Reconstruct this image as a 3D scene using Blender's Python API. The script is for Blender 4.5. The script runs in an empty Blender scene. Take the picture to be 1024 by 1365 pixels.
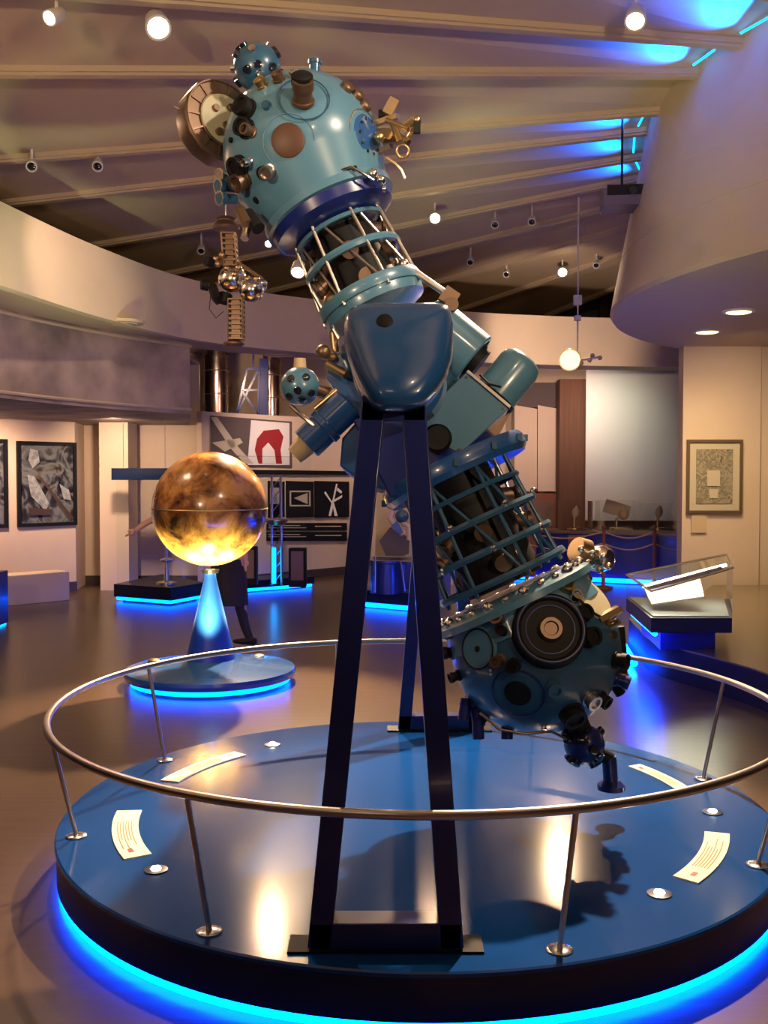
import bpy, bmesh, math, random
from mathutils import Vector as V, Matrix
random.seed(7)
SC = bpy.context.scene
COL = SC.collection
PI = math.pi
# ------------------------------------------------------------------ camera
F = 1350.0; CZ = 1.7; PITCH = math.atan(47.5 / F)
cd = bpy.data.cameras.new('camera'); cam = bpy.data.objects.new('camera', cd); COL.objects.link(cam)
cam.location = (0, 0, CZ); cam.rotation_euler = (PI / 2 - PITCH, 0, 0)
cd.sensor_fit = 'VERTICAL'; cd.sensor_height = 36; cd.lens = 36 * F / 1365; cd.clip_start = .05; cd.clip_end = 200
SC.camera = cam
# ------------------------------------------------------------------ world, exposure
w = bpy.data.worlds.new('world'); SC.world = w; w.use_nodes = True
w.node_tree.nodes['Background'].inputs[0].default_value = (.8, .62, .55, 1)
w.node_tree.nodes['Background'].inputs[1].default_value = .012
SC.view_settings.view_transform = 'Standard'; SC.view_settings.look = 'None'
SC.view_settings.gamma = 1; SC.view_settings.use_curve_mapping = False
SC.view_settings.exposure = 0.62
WARM = (1.0, .66, .40)


def spot(name, loc, target, power, angle=70, color=WARM, blend=.6, radius=.06, parent=None):
    l = bpy.data.lights.new(name, 'SPOT'); l.energy = power; l.color = color
    l.spot_size = math.radians(angle); l.spot_blend = blend; l.shadow_soft_size = radius
    o = bpy.data.objects.new(name, l); COL.objects.link(o)
    off = parent.location if parent else V((0, 0, 0))
    o.location = V(loc) - off; o.rotation_euler = (V(target) - V(loc)).to_track_quat('-Z', 'Y').to_euler()
    if parent: o.parent = parent
    return o


def area(name, loc, target, power, size, color=WARM):
    l = bpy.data.lights.new(name, 'AREA'); l.energy = power; l.color = color; l.size = size
    o = bpy.data.objects.new(name, l); COL.objects.link(o)
    o.location = loc; o.rotation_euler = (V(target) - V(loc)).to_track_quat('-Z', 'Y').to_euler()
    return o


# added unseen fill lamps for hall and ceiling, behind and beside the viewer
area('hall_fill', (-1.5, -1.5, 4.6), (0, 3, 0), 12, 1.0, (1, .72, .52))
area('hall_fill', (-3.2, 7.4, 4.2), (-3.2, 7.6, 0), 26, .6, (1, .66, .42))
spot('ceiling_fill', (-2.6, .2, 2.9), (-2.6, 6.5, 5.6), 440, 120, (1, .70, .42), 1, .08)  # added to brighten the ceiling, no fixture there
spot('ceiling_fill', (2.2, .2, 2.9), (1.0, 6.5, 5.6), 400, 120, (1, .70, .42), 1, .08)
spot("track_lamp", (2.304, 2.544, 4.8), (-.37, 4.72, 3.2), 330, 40, (1, .80, .58), .8, .10)
spot("track_lamp", (1.084, .142, 4.8), (.15, 4.5, 2.0), 60, 40, (1, .72, .45), .8, .05)


# ------------------------------------------------------------------ pixel helpers (photo pixel to a point at a real depth)
def ray(px, py):
    x = (px - 512) / F; y = -(py - 682.5) / F
    return V((x, math.cos(PITCH) + y * math.sin(PITCH), -math.sin(PITCH) + y * math.cos(PITCH)))


O = V((0, 0, CZ))


def at(px, py, Y): r = ray(px, py); return O + r * (Y / r.y)
def on(px, py, z): r = ray(px, py); return O + r * ((z - CZ) / r.z)


# ------------------------------------------------------------------ materials
def mat(name, col, rough=.5, metal=0, emit=None, es=1, spec=.5, coat=0, noise=0, nscale=8, col2=None, alpha=1, trans=0, bump=0, stretch=(1, 1, 1)):
    m = bpy.data.materials.new(name); m.use_nodes = True; nt = m.node_tree; b = nt.nodes['Principled BSDF']
    b.inputs['Base Color'].default_value = (*col, 1); b.inputs['Roughness'].default_value = rough
    b.inputs['Metallic'].default_value = metal; b.inputs['Specular IOR Level'].default_value = spec
    b.inputs['Coat Weight'].default_value = coat; b.inputs['Coat Roughness'].default_value = .08
    b.inputs['Alpha'].default_value = alpha; b.inputs['Transmission Weight'].default_value = trans
    if emit: b.inputs['Emission Color'].default_value = (*emit, 1); b.inputs['Emission Strength'].default_value = es
    if noise or bump:
        tc = nt.nodes.new('ShaderNodeTexCoord'); mp = nt.nodes.new('ShaderNodeMapping'); mp.inputs['Scale'].default_value = stretch
        nz = nt.nodes.new('ShaderNodeTexNoise'); nz.inputs['Scale'].default_value = nscale; nz.inputs['Detail'].default_value = 6
        nt.links.new(tc.outputs['Object'], mp.inputs[0]); nt.links.new(mp.outputs[0], nz.inputs['Vector'])
        if noise:
            rp = nt.nodes.new('ShaderNodeValToRGB')
            rp.color_ramp.elements[0].position = .5 - noise; rp.color_ramp.elements[1].position = .5 + noise
            rp.color_ramp.elements[0].color = (*(col2 or tuple(c * .6 for c in col)), 1); rp.color_ramp.elements[1].color = (*col, 1)
            nt.links.new(nz.outputs[0], rp.inputs[0]); nt.links.new(rp.outputs[0], b.inputs['Base Color'])
        if bump:
            bp = nt.nodes.new('ShaderNodeBump'); bp.inputs['Strength'].default_value = bump; bp.inputs['Distance'].default_value = .02
            nt.links.new(nz.outputs[0], bp.inputs['Height']); nt.links.new(bp.outputs[0], b.inputs['Normal'])
    return m


M = {}
M['wall'] = mat('plaster_wall', (.64, .51, .38), .8, noise=.4, nscale=3, col2=(.59, .465, .345))
M['wall_dark'] = mat('dark_wall', (.10, .075, .07), .8)
M['black'] = mat('black_matte', (.006, .006, .008), .6, spec=.25)
M['ceil'] = mat('ceiling_paint', (.54, .43, .30), .75, noise=.4, nscale=2, col2=(.49, .385, .27))
M['beam'] = mat('beam_paint', (.54, .43, .31), .6)
M['drum'] = mat('dome_plaster', (.54, .43, .33), .7, noise=.4, nscale=2, col2=(.49, .385, .295))
M['mural'] = mat('mural_surface', (.46, .36, .30), .7, noise=.14, nscale=1.6, col2=(.20, .155, .14))
M['floor'] = mat('dark_wood_floor', (.085, .052, .028), .28, noise=.3, nscale=5, col2=(.060, .037, .021), stretch=(.5, 3, 1), bump=.06)
M['base'] = mat('skirting', (.05, .035, .03), .5)
M['plat'] = mat('blue_lacquer_top', (.004, .058, .27), .14, spec=.40, coat=.05, noise=.4, nscale=3, col2=(.0035, .052, .24))
M['platside'] = mat('navy_edge', (.005, .010, .045), .35)
M['navy'] = mat('navy_paint', (.009, .019, .155), .28, coat=.2)
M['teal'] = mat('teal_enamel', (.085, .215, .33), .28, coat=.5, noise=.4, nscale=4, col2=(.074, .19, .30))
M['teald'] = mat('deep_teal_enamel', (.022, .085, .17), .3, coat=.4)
M['blueen'] = mat('blue_enamel', (.012, .078, .26), .26, coat=.6)
M['chrome'] = mat('chrome', (.78, .76, .74), .16, 1)
M['steel'] = mat('brushed_steel', (.62, .56, .52), .30, 1)
M['brass'] = mat('aged_brass', (.55, .40, .22), .32, 1)
M['brassd'] = mat('dark_bronze', (.20, .13, .09), .4, .8)
M['lens'] = mat('lens_glass', (.01, .012, .02), .06, spec=.8, coat=.5)
M['port'] = mat('brown_port', (.075, .028, .014), .5)
M['ivory'] = mat('ivory_plate', (.42, .40, .28), .5)
M['cream'] = mat('cream_card', (.78, .72, .55), .55)
M['paper'] = mat('bright_paper', (.9, .85, .72), .6)
M['ink'] = mat('printed_ink', (.22, .17, .12), .6)
M['red'] = mat('red_print', (.30, .022, .025), .5)
M['white'] = mat('white_paint', (.75, .72, .68), .5)
M['tan'] = mat('tan_board', (.55, .42, .25), .6)
M['yellow'] = mat('yellow_board', (.80, .46, .06), .5)
M['curtain'] = mat('brown_curtain', (.15, .065, .035), .8, noise=.3, nscale=6, stretch=(6, 6, .2))
M['screen'] = mat('projection_screen', (.62, .62, .58), .8)
M['frame'] = mat('bronze_frame', (.15, .10, .05), .4, .3)
M['matboard'] = mat('picture_mount', (.50, .44, .32), .7)
M['wood'] = mat('red_brown_wood', (.20, .06, .035), .5)
M['skin'] = mat('skin', (.62, .36, .25), .55)
M['shirt'] = mat('white_shirt', (.62, .58, .58), .8)
M['skirt'] = mat('black_cloth', (.010, .008, .011), .8)
M['hair'] = mat('dark_hair', (.03, .018, .012), .6)
M['led'] = mat('blue_led', (.0, .1, .8), .5, emit=(.0, .075, 1.0), es=14)
M['ledmain'] = mat('blue_led_ring', (.0, .1, .8), .5, emit=(.0, .042, 1.0), es=80)
M['ledsoft'] = mat('blue_led_soft', (.0, .1, .8), .5, emit=(.0, .30, 1.0), es=6)
M['ledcove'] = mat('blue_cove_led', (.0, .1, .8), .5, emit=(.0, .19, 1.0), es=55)
M['bulb'] = mat('warm_bulb', (1, .8, .5), .5, emit=(1, .72, .38), es=40)
M['bulbw'] = mat('white_bulb', (1, .95, .8), .5, emit=(.95, 1, .75), es=25)
M['downl'] = mat('downlight_lens', (1, .8, .5), .5, emit=(1, .68, .22), es=4.5)
M['navyglass'] = mat('dark_blue_board', (.010, .018, .05), .25)
M['slate'] = mat('dark_stage_top', (.17, .13, .08), .25)


def glass_mat():
    m = bpy.data.materials.new('clear_glass'); m.use_nodes = True; nt = m.node_tree
    for n in list(nt.nodes): nt.nodes.remove(n)
    out = nt.nodes.new('ShaderNodeOutputMaterial'); mx = nt.nodes.new('ShaderNodeMixShader')
    fr = nt.nodes.new('ShaderNodeLayerWeight'); fr.inputs[0].default_value = .12
    tr = nt.nodes.new('ShaderNodeBsdfTransparent'); tr.inputs[0].default_value = (.96, .98, .97, 1)
    gl = nt.nodes.new('ShaderNodeBsdfGlossy'); gl.inputs['Roughness'].default_value = .04
    nt.links.new(fr.outputs[0], mx.inputs[0]); nt.links.new(tr.outputs[0], mx.inputs[1]); nt.links.new(gl.outputs[0], mx.inputs[2])
    nt.links.new(mx.outputs[0], out.inputs[0]); return m


M['glass'] = glass_mat()


def planet_mat():
    m = mat('planet_surface', (.5, .2, .03), .22, coat=.35)
    nt = m.node_tree; b = nt.nodes['Principled BSDF']
    tc = nt.nodes.new('ShaderNodeTexCoord'); n1 = nt.nodes.new('ShaderNodeTexNoise'); n1.inputs['Scale'].default_value = 3.4
    n1.inputs['Detail'].default_value = 9; n1.inputs['Roughness'].default_value = .62; n1.inputs['Distortion'].default_value = .35
    rp = nt.nodes.new('ShaderNodeValToRGB'); e = rp.color_ramp.elements
    e[0].position = .38; e[0].color = (.035, .016, .007, 1); e[1].position = .60; e[1].color = (.66, .31, .075, 1)
    k = e.new(.485); k.color = (.26, .10, .025, 1)
    nt.links.new(tc.outputs['Object'], n1.inputs['Vector']); nt.links.new(n1.outputs[0], rp.inputs[0]); nt.links.new(rp.outputs[0], b.inputs['Base Color'])
    return m


M['planet'] = planet_mat()


def photo_mat(name, cols, scale, dist=1.5):
    m = mat(name, (.3, .3, .3), .25); nt = m.node_tree; b = nt.nodes['Principled BSDF']
    tc = nt.nodes.new('ShaderNodeTexCoord'); n1 = nt.nodes.new('ShaderNodeTexNoise'); n1.inputs['Scale'].default_value = scale
    n1.inputs['Detail'].default_value = 4; n1.inputs['Distortion'].default_value = dist
    rp = nt.nodes.new('ShaderNodeValToRGB'); e = rp.color_ramp.elements
    while len(e) < len(cols): e.new(.5)
    for i, c in enumerate(cols): e[i].position = .3 + .4 * i / (len(cols) - 1); e[i].color = (*c, 1)
    nt.links.new(tc.outputs['Object'], n1.inputs['Vector']); nt.links.new(n1.outputs[0], rp.inputs[0]); nt.links.new(rp.outputs[0], b.inputs['Base Color'])
    return m


M['photo1'] = photo_mat('space_photograph', [(.008, .008, .01), (.03, .03, .04), (.16, .17, .17), (.05, .035, .025), (.012, .012, .02)], 2.6)
M['photo2'] = photo_mat('engraving_print', [(.10, .09, .06), (.35, .31, .22), (.18, .16, .11), (.42, .38, .28)], 9)


# ------------------------------------------------------------------ mesh builder
def basis(axis):
    a = V(axis).normalized(); t = V((0, 0, 1)) if abs(a.z) < .9 else V((1, 0, 0))
    x = t.cross(a).normalized(); y = a.cross(x); return x, y, a


class MB:
    def __init__(s): s.bm = bmesh.new()
    def _f(s, vs, mi):
        try: f = s.bm.faces.new(vs); f.material_index = mi; return f
        except ValueError: return None
    def rings(s, rs, cap=True, mi=0, closed=False):
        R = [[s.bm.verts.new(p) for p in r] for r in rs]; n = len(R[0])
        L = len(R)
        for i in range(L if closed else L - 1):
            a = R[i]; b = R[(i + 1) % L]
            for j in range(n): s._f((a[j], a[(j + 1) % n], b[(j + 1) % n], b[j]), mi)
        if cap and not closed: s._f(list(reversed(R[0])), mi); s._f(R[-1], mi)
        return s
    def lathe(s, o, axis, prof, seg=28, mi=0, cap=True):
        x, y, a = basis(axis); o = V(o)
        return s.rings([[o + a * t + (x * math.cos(2 * PI * k / seg) + y * math.sin(2 * PI * k / seg)) * max(r, 1e-4) for k in range(seg)] for t, r in prof], cap, mi)
    def cyl(s, p1, p2, r1, r2=None, seg=20, mi=0):
        p1 = V(p1); p2 = V(p2); return s.lathe(p1, p2 - p1, [(0, r1), ((p2 - p1).length, r1 if r2 is None else r2)], seg, mi)
    def sphere(s, c, r, seg=28, n=16, mi=0, axis=(0, 0, 1)):
        return s.lathe(c, axis, [(-r * math.cos(PI * i / n), r * math.sin(PI * i / n)) for i in range(n + 1)], seg, mi)
    def torus(s, c, axis, R, r, seg=48, rs=10, mi=0, a0=0, a1=2 * PI):
        x, y, a = basis(axis); c = V(c); full = abs(a1 - a0 - 2 * PI) < 1e-6; out = []
        for i in range(seg if full else seg + 1):
            t = a0 + (a1 - a0) * i / seg; d = x * math.cos(t) + y * math.sin(t)
            out.append([c + d * (R + r * math.cos(2 * PI * k / rs)) + a * (r * math.sin(2 * PI * k / rs)) for k in range(rs)])
        return s.rings(out, True, mi, full)
    def tube(s, pts, r, rs=8, mi=0):
        pts = [V(p) for p in pts]; out = []; d0 = (pts[1] - pts[0]).normalized(); x, y, _ = basis(d0)
        for i, p in enumerate(pts):
            d = (pts[min(i + 1, len(pts) - 1)] - pts[max(i - 1, 0)]).normalized()
            x = (x - d * x.dot(d)).normalized(); y = d.cross(x)
            out.append([p + (x * math.cos(2 * PI * k / rs) + y * math.sin(2 * PI * k / rs)) * r for k in range(rs)])
        return s.rings(out, True, mi)
    def prism(s, poly, ext, mi=0):
        poly = [V(p) for p in poly]; ext = V(ext); return s.rings([poly, [p + ext for p in poly]], True, mi)
    def box(s, c, size, rot=None, mi=0):
        c = V(c); R = rot or Matrix.Identity(3); sx, sy, sz = [q / 2 for q in size]
        b = [c + R @ V((x, y, -sz)) for x, y in ((-sx, -sy), (sx, -sy), (sx, sy), (-sx, sy))]
        return s.prism(b, R @ V((0, 0, 2 * sz)), mi)
    def beam(s, p1, p2, wd, th, side=(0, 1, 0), mi=0):
        p1 = V(p1); p2 = V(p2); a = (p2 - p1).normalized(); y = V(side); y = (y - a * y.dot(a)).normalized(); x = y.cross(a)
        q = [p1 + x * sx * wd / 2 + y * sy * th / 2 for sx, sy in ((-1, -1), (1, -1), (1, 1), (-1, 1))]
        return s.prism(q, p2 - p1, mi)
    def quadbox(s, q, depth, mi=0):
        q = [V(p) for p in q]; n = (q[1] - q[0]).cross(q[3] - q[0]).normalized()
        return s.prism(q, n * depth, mi)
    def build_each(s, name, mats, parent=None, **k):
        seen = set(); s.bm.verts.index_update(); out = []
        for v0 in list(s.bm.verts):
            if v0 in seen: continue
            st = [v0]; seen.add(v0); isl = []
            while st:
                v = st.pop(); isl.append(v)
                for e in v.link_edges:
                    u = e.other_vert(v)
                    if u not in seen: seen.add(u); st.append(u)
            m2 = MB(); mp = {v: m2.bm.verts.new(v.co) for v in isl}; fs = {f for v in isl for f in v.link_faces}
            for f in fs: m2._f([mp[v] for v in f.verts], f.material_index)
            out.append(m2.build(name, mats, parent, **k))
        s.bm.free(); return out
    def build(s, name, mats, parent=None, angle=34, bevel=0):
        bm = s.bm; bmesh.ops.remove_doubles(bm, verts=bm.verts, dist=1e-5)
        bmesh.ops.recalc_face_normals(bm, faces=bm.faces)
        off = parent_world(parent)
        loc = V((0, 0, 0))
        if parent is None:
            loc = sum((v.co for v in bm.verts), V()) / max(len(bm.verts), 1); loc.z = min(v.co.z for v in bm.verts)
        for v in bm.verts: v.co -= off + loc
        ca = math.radians(angle)
        for f in bm.faces: f.smooth = True
        for e in bm.edges:
            if len(e.link_faces) == 2 and e.calc_face_angle(0) > ca: e.smooth = False
        me = bpy.data.meshes.new(name); bm.to_mesh(me); bm.free()
        for m_ in (mats if isinstance(mats, (list, tuple)) else [mats]): me.materials.append(m_)
        o = bpy.data.objects.new(name, me); COL.objects.link(o); o.location = loc
        if parent: o.parent = parent
        if bevel:
            b = o.modifiers.new('bevel', 'BEVEL'); b.width = bevel; b.segments = 2; b.limit_method = 'ANGLE'; b.angle_limit = math.radians(40)
        return o


def parent_world(p):
    v = V((0, 0, 0))
    while p is not None: v = v + p.location; p = p.parent
    return v


def tag(o, label, cat, group=None, kind=None):
    o['label'] = label; o['category'] = cat
    if group: o['group'] = group
    if kind: o['kind'] = kind
    return o


def thing(name, loc, label, cat, group=None):
    o = bpy.data.objects.new(name, None); COL.objects.link(o); o.location = V(loc); o.empty_display_size = .1
    return tag(o, label, cat, group)


def struct(name, mb, m, **k):
    o = mb.build(name, m, **k); o['kind'] = 'structure'; return o


def copy_tree(o, loc=None, rz=None, label=None):
    c = o.copy(); COL.objects.link(c)
    if loc is not None: c.location = loc
    if rz is not None: c.rotation_euler = (0, 0, rz)
    if label: c['label'] = label
    def rec(a, b):
        for ch in a.children:
            d = ch.copy(); COL.objects.link(d); d.parent = b; rec(ch, d)
    rec(o, c); return c


def text_mesh(mb, body, org, xdir, ydir, size, mi=0, depth=.004):
    cu = bpy.data.curves.new('t', 'FONT'); cu.body = body; cu.size = size; cu.align_x = 'CENTER'; cu.align_y = 'CENTER'
    to = bpy.data.objects.new('t', cu); me = to.to_mesh(); x = V(xdir).normalized(); y = V(ydir).normalized(); n = x.cross(y)
    vs = [mb.bm.verts.new(V(org) + x * v.co.x + y * v.co.y + n * depth) for v in me.vertices]
    for p in me.polygons: mb._f([vs[i] for i in p.vertices], mi)
    to.to_mesh_clear(); bpy.data.objects.remove(to)


# ================================================================== SETTING
fl = MB(); fl.box((2, 8, -.1), (26, 34, .2)); struct('floor', fl, M['floor'])
# dome drum on the right, leaning slightly inwards towards its top
DC = V((7.35, 9.91, 0))
dr = MB(); dr.lathe(DC + V((0, 0, 3.40)), (0, 0, 1), [(0, 5.0), (.04, 5.03), (1.75, 4.70), (2.6, 4.62)], 160); struct('wall_dome', dr, M['drum'])
seam = MB()
seam.torus(DC + V((0, 0, 3.95)), (0, 0, 1), 4.93, .006, 160, 4)
seam.torus(DC + V((0, 0, 4.45)), (0, 0, 1), 4.83, .006, 160, 4)
struct('trim_1', seam, M['ceil'])


def rad(th, r, dz=0):
    t = math.radians(th); return V((DC.x - math.cos(t) * r, DC.y + math.sin(t) * r, 5.2 - .07 * (r - 4.7) + dz))


angs = [-75, -62, -50, -38.5, -28, -18.5, -10.7, .5, 7.5, 17.7, 27, 37, 47, 57, 67]
for i in range(len(angs) - 1):
    a, b = angs[i], angs[i + 1]
    # bay: the slab rises towards the next beam so every bay reads as a leaning board
    q = [rad(a, 4.4, .26), rad(b, 4.4, .06), rad(b, 17, .06), rad(a, 17, .26)]
    mb = MB(); mb.prism(q, (0, 0, .12)); struct('ceiling', mb, M['ceil'])
for i, a in enumerate(angs):
    mb = MB(); t = math.radians(a); side = V((math.sin(t), math.cos(t), 0)) * .065
    for k, (w0, z0, z1) in enumerate(((1.0, .02, .09), (.6, 0, .5))):
        q0, q1 = rad(a, 4.66), rad(a, 17)
        def sec(p): return [p - side * w0 + V((0, 0, z0)), p + side * w0 + V((0, 0, z0)), p + side * w0 + V((0, 0, z1)), p - side * w0 + V((0, 0, z1))]
        mb.rings([sec(q0), sec(q1)])
    struct('trim_%d' % (i + 2), mb, M['beam'])

# bulkhead (fascia) that runs round the hall
fpts = [(-5.2, -4), (-4.4, 2), (-3.9, 6), (-3.42, 9.0), (-3.0, 11.0), (-2.35, 12.7), (-1.17, 13.9), (.5, 14.8), (2.3, 15.45), (4.5, 15.8), (9, 16)]


def cat(pts, n=8):
    out = []; P = [V((*p, 0)) for p in pts]; P = [2 * P[0] - P[1]] + P + [2 * P[-1] - P[-2]]
    for i in range(1, len(P) - 2):
        for k in range(n):
            t = k / n; a, b, c, d = P[i - 1:i + 3]
            out.append(.5 * ((2 * b) + (c - a) * t + (2 * a - 5 * b + 4 * c - d) * t * t + (3 * b - a - 3 * c + d) * t ** 3))
    out.append(P[-2]); return out


FC = cat(fpts)
mb = MB()
def off2(pts, d):
    o = []
    for i, p in enumerate(pts):
        t = (pts[min(i + 1, len(pts) - 1)] - pts[max(i - 1, 0)]).normalized(); o.append(p + V((-t.y, t.x, 0)) * d)
    return o
FO = off2(FC, .12)
mb.rings([[a + V((0, 0, 3.4)), b + V((0, 0, 3.4)), b + V((0, 0, 4.14)), a + V((0, 0, 4.14))] for a, b in zip(FC, FO)])
struct('wall_bulkhead', mb, M['wall'])
# low ceiling of the gallery behind the bulkhead
SO = off2(FC, .75)
mb = MB(); mb.rings([[a + V((0, 0, 3.42)), b + V((0, 0, 3.42)), b + V((0, 0, 3.5)), a + V((0, 0, 3.5))] for a, b in zip(FO, SO)]); struct('ceiling', mb, M['ceil'])
mb = MB(); mb.prism([V((-2.9, 13.0, 3.44)), V((-4.3, 9, 3.44)), V((-6, -4, 3.44)), V((-11, -4, 3.44)), V((-11, 16, 3.44)), V((-2.9, 16, 3.44))], (0, 0, .06)); struct('ceiling', mb, M['ceil'])
OUT = [V((10, 21, 0)), V((-11, 21, 0)), V((-11, -5, 0))]
mb = MB(); mb.prism([p + V((0, 0, 4.02)) for p in FO + OUT], (0, 0, .06)); struct('ceiling', mb, M['ceil'])
# mural bulkhead
mp = [(-5.3, 2), (-4.55, 7.0), (-3.95, 10.2), (-3.3, 11.9), (-2.5, 13.1)]
MP = cat(mp, 6)
mb = MB(); mb.prism([p + V((0, 0, 2.5)) for p in MP] + [V((-3.05, 15.9, 2.5)), V((-6.5, 15.9, 2.5)), V((-9, 2, 2.5))], (0, 0, .93)); struct('wall_mural', mb, M['mural'])
mb = MB(); mb.tube([p + V((.015, -.015, 2.56)) for p in MP], .02, 6); mb.tube([p + V((.015, -.015, 3.37)) for p in MP], .02, 6); struct('trim_20', mb, M['beam'])


def wallseg(name, a, b, z0, z1, m, th=.12, base=True):
    a = V((*a, 0)); b = V((*b, 0)); n = (b - a).normalized(); n = V((-n.y, n.x, 0)) * th
    mb = MB(); mb.prism([a + V((0, 0, z0)), b + V((0, 0, z0)), b + n + V((0, 0, z0)), a + n + V((0, 0, z0))], (0, 0, z1 - z0)); struct(name, mb, m)
    if base:
        mb = MB(); mb.prism([a - n * .2, b - n * .2, b, a], (0, 0, .14)); struct('baseboard_' + name.split('_')[1], mb, M['base'])


wallseg('wall_left', (-9.5, 9.5), (-4.58, 15.02), 0, 2.5, M['wall'])
wallseg('wall_left', (-4.58, 15.02), (-4.70, 15.9), 0, 2.5, M['wall'], base=False)
mb = MB(); mb.box((-4.02, 15.35, 1.25), (.43, .55, 2.5)); struct('wall_pilaster', mb, M['wall'])
wallseg('wall_recess', (-4.7, 15.9), (-2.9, 15.9), 0, 3.44, M['wall'])
wallseg('wall_display', (-2.75, 15.3), (-.5, 17.7), 0, 2.68, M['wall'])
wallseg('wall_back', (-5.5, 19.2), (10, 19.2), 0, 4.02, M['wall'])
# dark wall and clerestory openings high above the bulkhead
mb = MB(); mb.box((0, 20.6, 4.6), (24, .2, 2.6)); struct('wall_clerestory', mb, M['wall_dark'])
mb = MB(); mb.box((-8.6, 8, 4.6), (.2, 27, 2.6)); struct('wall_clerestory', mb, M['wall_dark'])
mb = MB(); mb.box((-1, -5.2, 2.8), (22, .2, 5.6)); struct('wall_front', mb, M['wall'])
mb = MB(); mb.box((12.5, 8, 2.8), (.2, 27, 5.6)); struct('wall_right', mb, M['wall'])
# wall under the dome with the framed print, and its return
mb = MB(); mb.box((4.43, 13.42, 1.7), (1.02, .22, 3.4)); struct('wall_picture', mb, M['wall'])
mb = MB(); mb.box((4.43, 13.29, .07), (1.04, .03, .14)); struct('baseboard_picture', mb, M['base'])
mb = MB(); mb.box((5.9, 13.75, 1.7), (1.9, .22, 3.4)); struct('wall_return', mb, M['tan'])
mb = MB(); mb.box((5.02, 13.6, 1.7), (.12, .5, 3.4)); struct('wall_return', mb, M['wall'])
# brown curtained pier and screen at the back
a = at(745, 600, 18.2); b = at(781, 600, 18.2)
mb = MB(); mb.box(((a.x + b.x) / 2, 18.3, 1.72), (b.x - a.x, .35, 3.43)); struct('wall_pier', mb, M['curtain'])
mb = MB(); mb.box((at(718, 500, 18.6).x, 18.9, 3.2), (1.0, .3, .46)); struct('wall_header', mb, M['wall_dark'])
# clerestory piers
for px in (712, 805, 640, 480):
    p = at(px, 400, 19.8); mb = MB(); mb.box((p.x, 19.9, 4.4), (.5 if px != 805 else .15, .3, 2.2)); struct('trim_%d' % (30 + px // 100), mb, M['curtain'])

# ================================================================== PLATFORM
PC = V((.146, 4.586, 0))
pf = thing('display_platform', PC, 'large round glossy blue display platform carrying the star projector', 'platform')
mb = MB(); mb.lathe(PC + V((0, 0, .183)), (0, 0, 1), [(0, 1.575), (.012, 1.575), (.017, 1.568)], 128); mb.build('platform_top', M['plat'], pf)
mb = MB(); mb.lathe(PC + V((0, 0, .036)), (0, 0, 1), [(0, 1.55), (.004, 1.568), (.147, 1.568)], 128); mb.build('platform_edge', M['platside'], pf)
mb = MB(); mb.lathe(PC, (0, 0, 1), [(0, 1.42), (.036, 1.42)], 96); mb.build('plinth', M['platside'], pf)
mb = MB(); mb.torus(PC + V((0, 0, .018)), (0, 0, 1), 1.545, .016, 128, 8); mb.build('led_strip', M['ledmain'], pf)

# guard rail
gr = thing('guard_rail', PC + V((0, 0, .2)), 'circular brushed steel guard rail with slanting posts round the blue platform', 'railing')
mb = MB(); mb.torus(PC + V((0, 0, .69)), (0, 0, 1), 1.60, .0155, 160, 12); mb.build('rail', M['steel'], gr)
for ang in (-163.8, -119, -74, -29.4, 15, 61, 106, 151.2):
    t = math.radians(ang); d = V((math.cos(t), math.sin(t), 0))
    t2 = math.radians(ang - 0); d2 = d
    mb = MB(); mb.cyl(PC + d * 1.487 + V((0, 0, .2)), PC + d2 * 1.597 + V((0, 0, .685)), .0095, seg=14); p = mb.build('post', M['steel'], gr)
    mb = MB(); mb.lathe(PC + d * 1.487 + V((0, 0, .2)), (0, 0, 1), [(0, .043), (.005, .043), (.009, .036), (.011, .014)], 24); mb.build('base_flange', M['chrome'], p)

# information plates lying on the platform
def arc_plate(r0, r1, a0, a1, label, redend):
    mb = MB(); n = 20; z0, z1 = .2, .206
    rr = []
    for i in range(n + 1):
        t = math.radians(a0 + (a1 - a0) * i / n); d = V((math.cos(t), math.sin(t), 0))
        rr.append([PC + d * r0 + V((0, 0, z0)), PC + d * r1 + V((0, 0, z0)), PC + d * r1 + V((0, 0, z1)), PC + d * r0 + V((0, 0, z1))])
    mb.rings(rr); o = mb.build('information_plate', M['cream']); tag(o, label, 'sign', 'curved cream text plates on the blue platform')
    loc = o.location.copy()
    pr = MB()
    def seg(ra, rb, ta, tb, mi):
        k = 6; pts = [PC + V((math.cos(math.radians(ta + (tb - ta) * i / k)) * ra, math.sin(math.radians(ta + (tb - ta) * i / k)) * ra, z1 + .0012)) for i in range(k + 1)]
        pts += [PC + V((math.cos(math.radians(tb + (ta - tb) * i / k)) * rb, math.sin(math.radians(tb + (ta - tb) * i / k)) * rb, z1 + .0012)) for i in range(k + 1)]
        pr._f([pr.bm.verts.new(p) for p in pts], mi)
    lo, hi = (a0, a1) if a0 < a1 else (a1, a0); sp = hi - lo
    for j in range(6):
        rr_ = r1 - .022 - j * .0115
        if rr_ < r0 + .012: break
        x = random.Random(j)
        seg(rr_, rr_ - .004, lo + sp * .25, lo + sp * (.62 + .25 * x.random()), 0)
    ra = lo + sp * (.08 if redend < 0 else .84)
    seg(r1 - .035, r1 - .055, ra, ra + sp * .07, 1)
    pr.build('printed_text', [M['ink'], M['red']], o)


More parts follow.
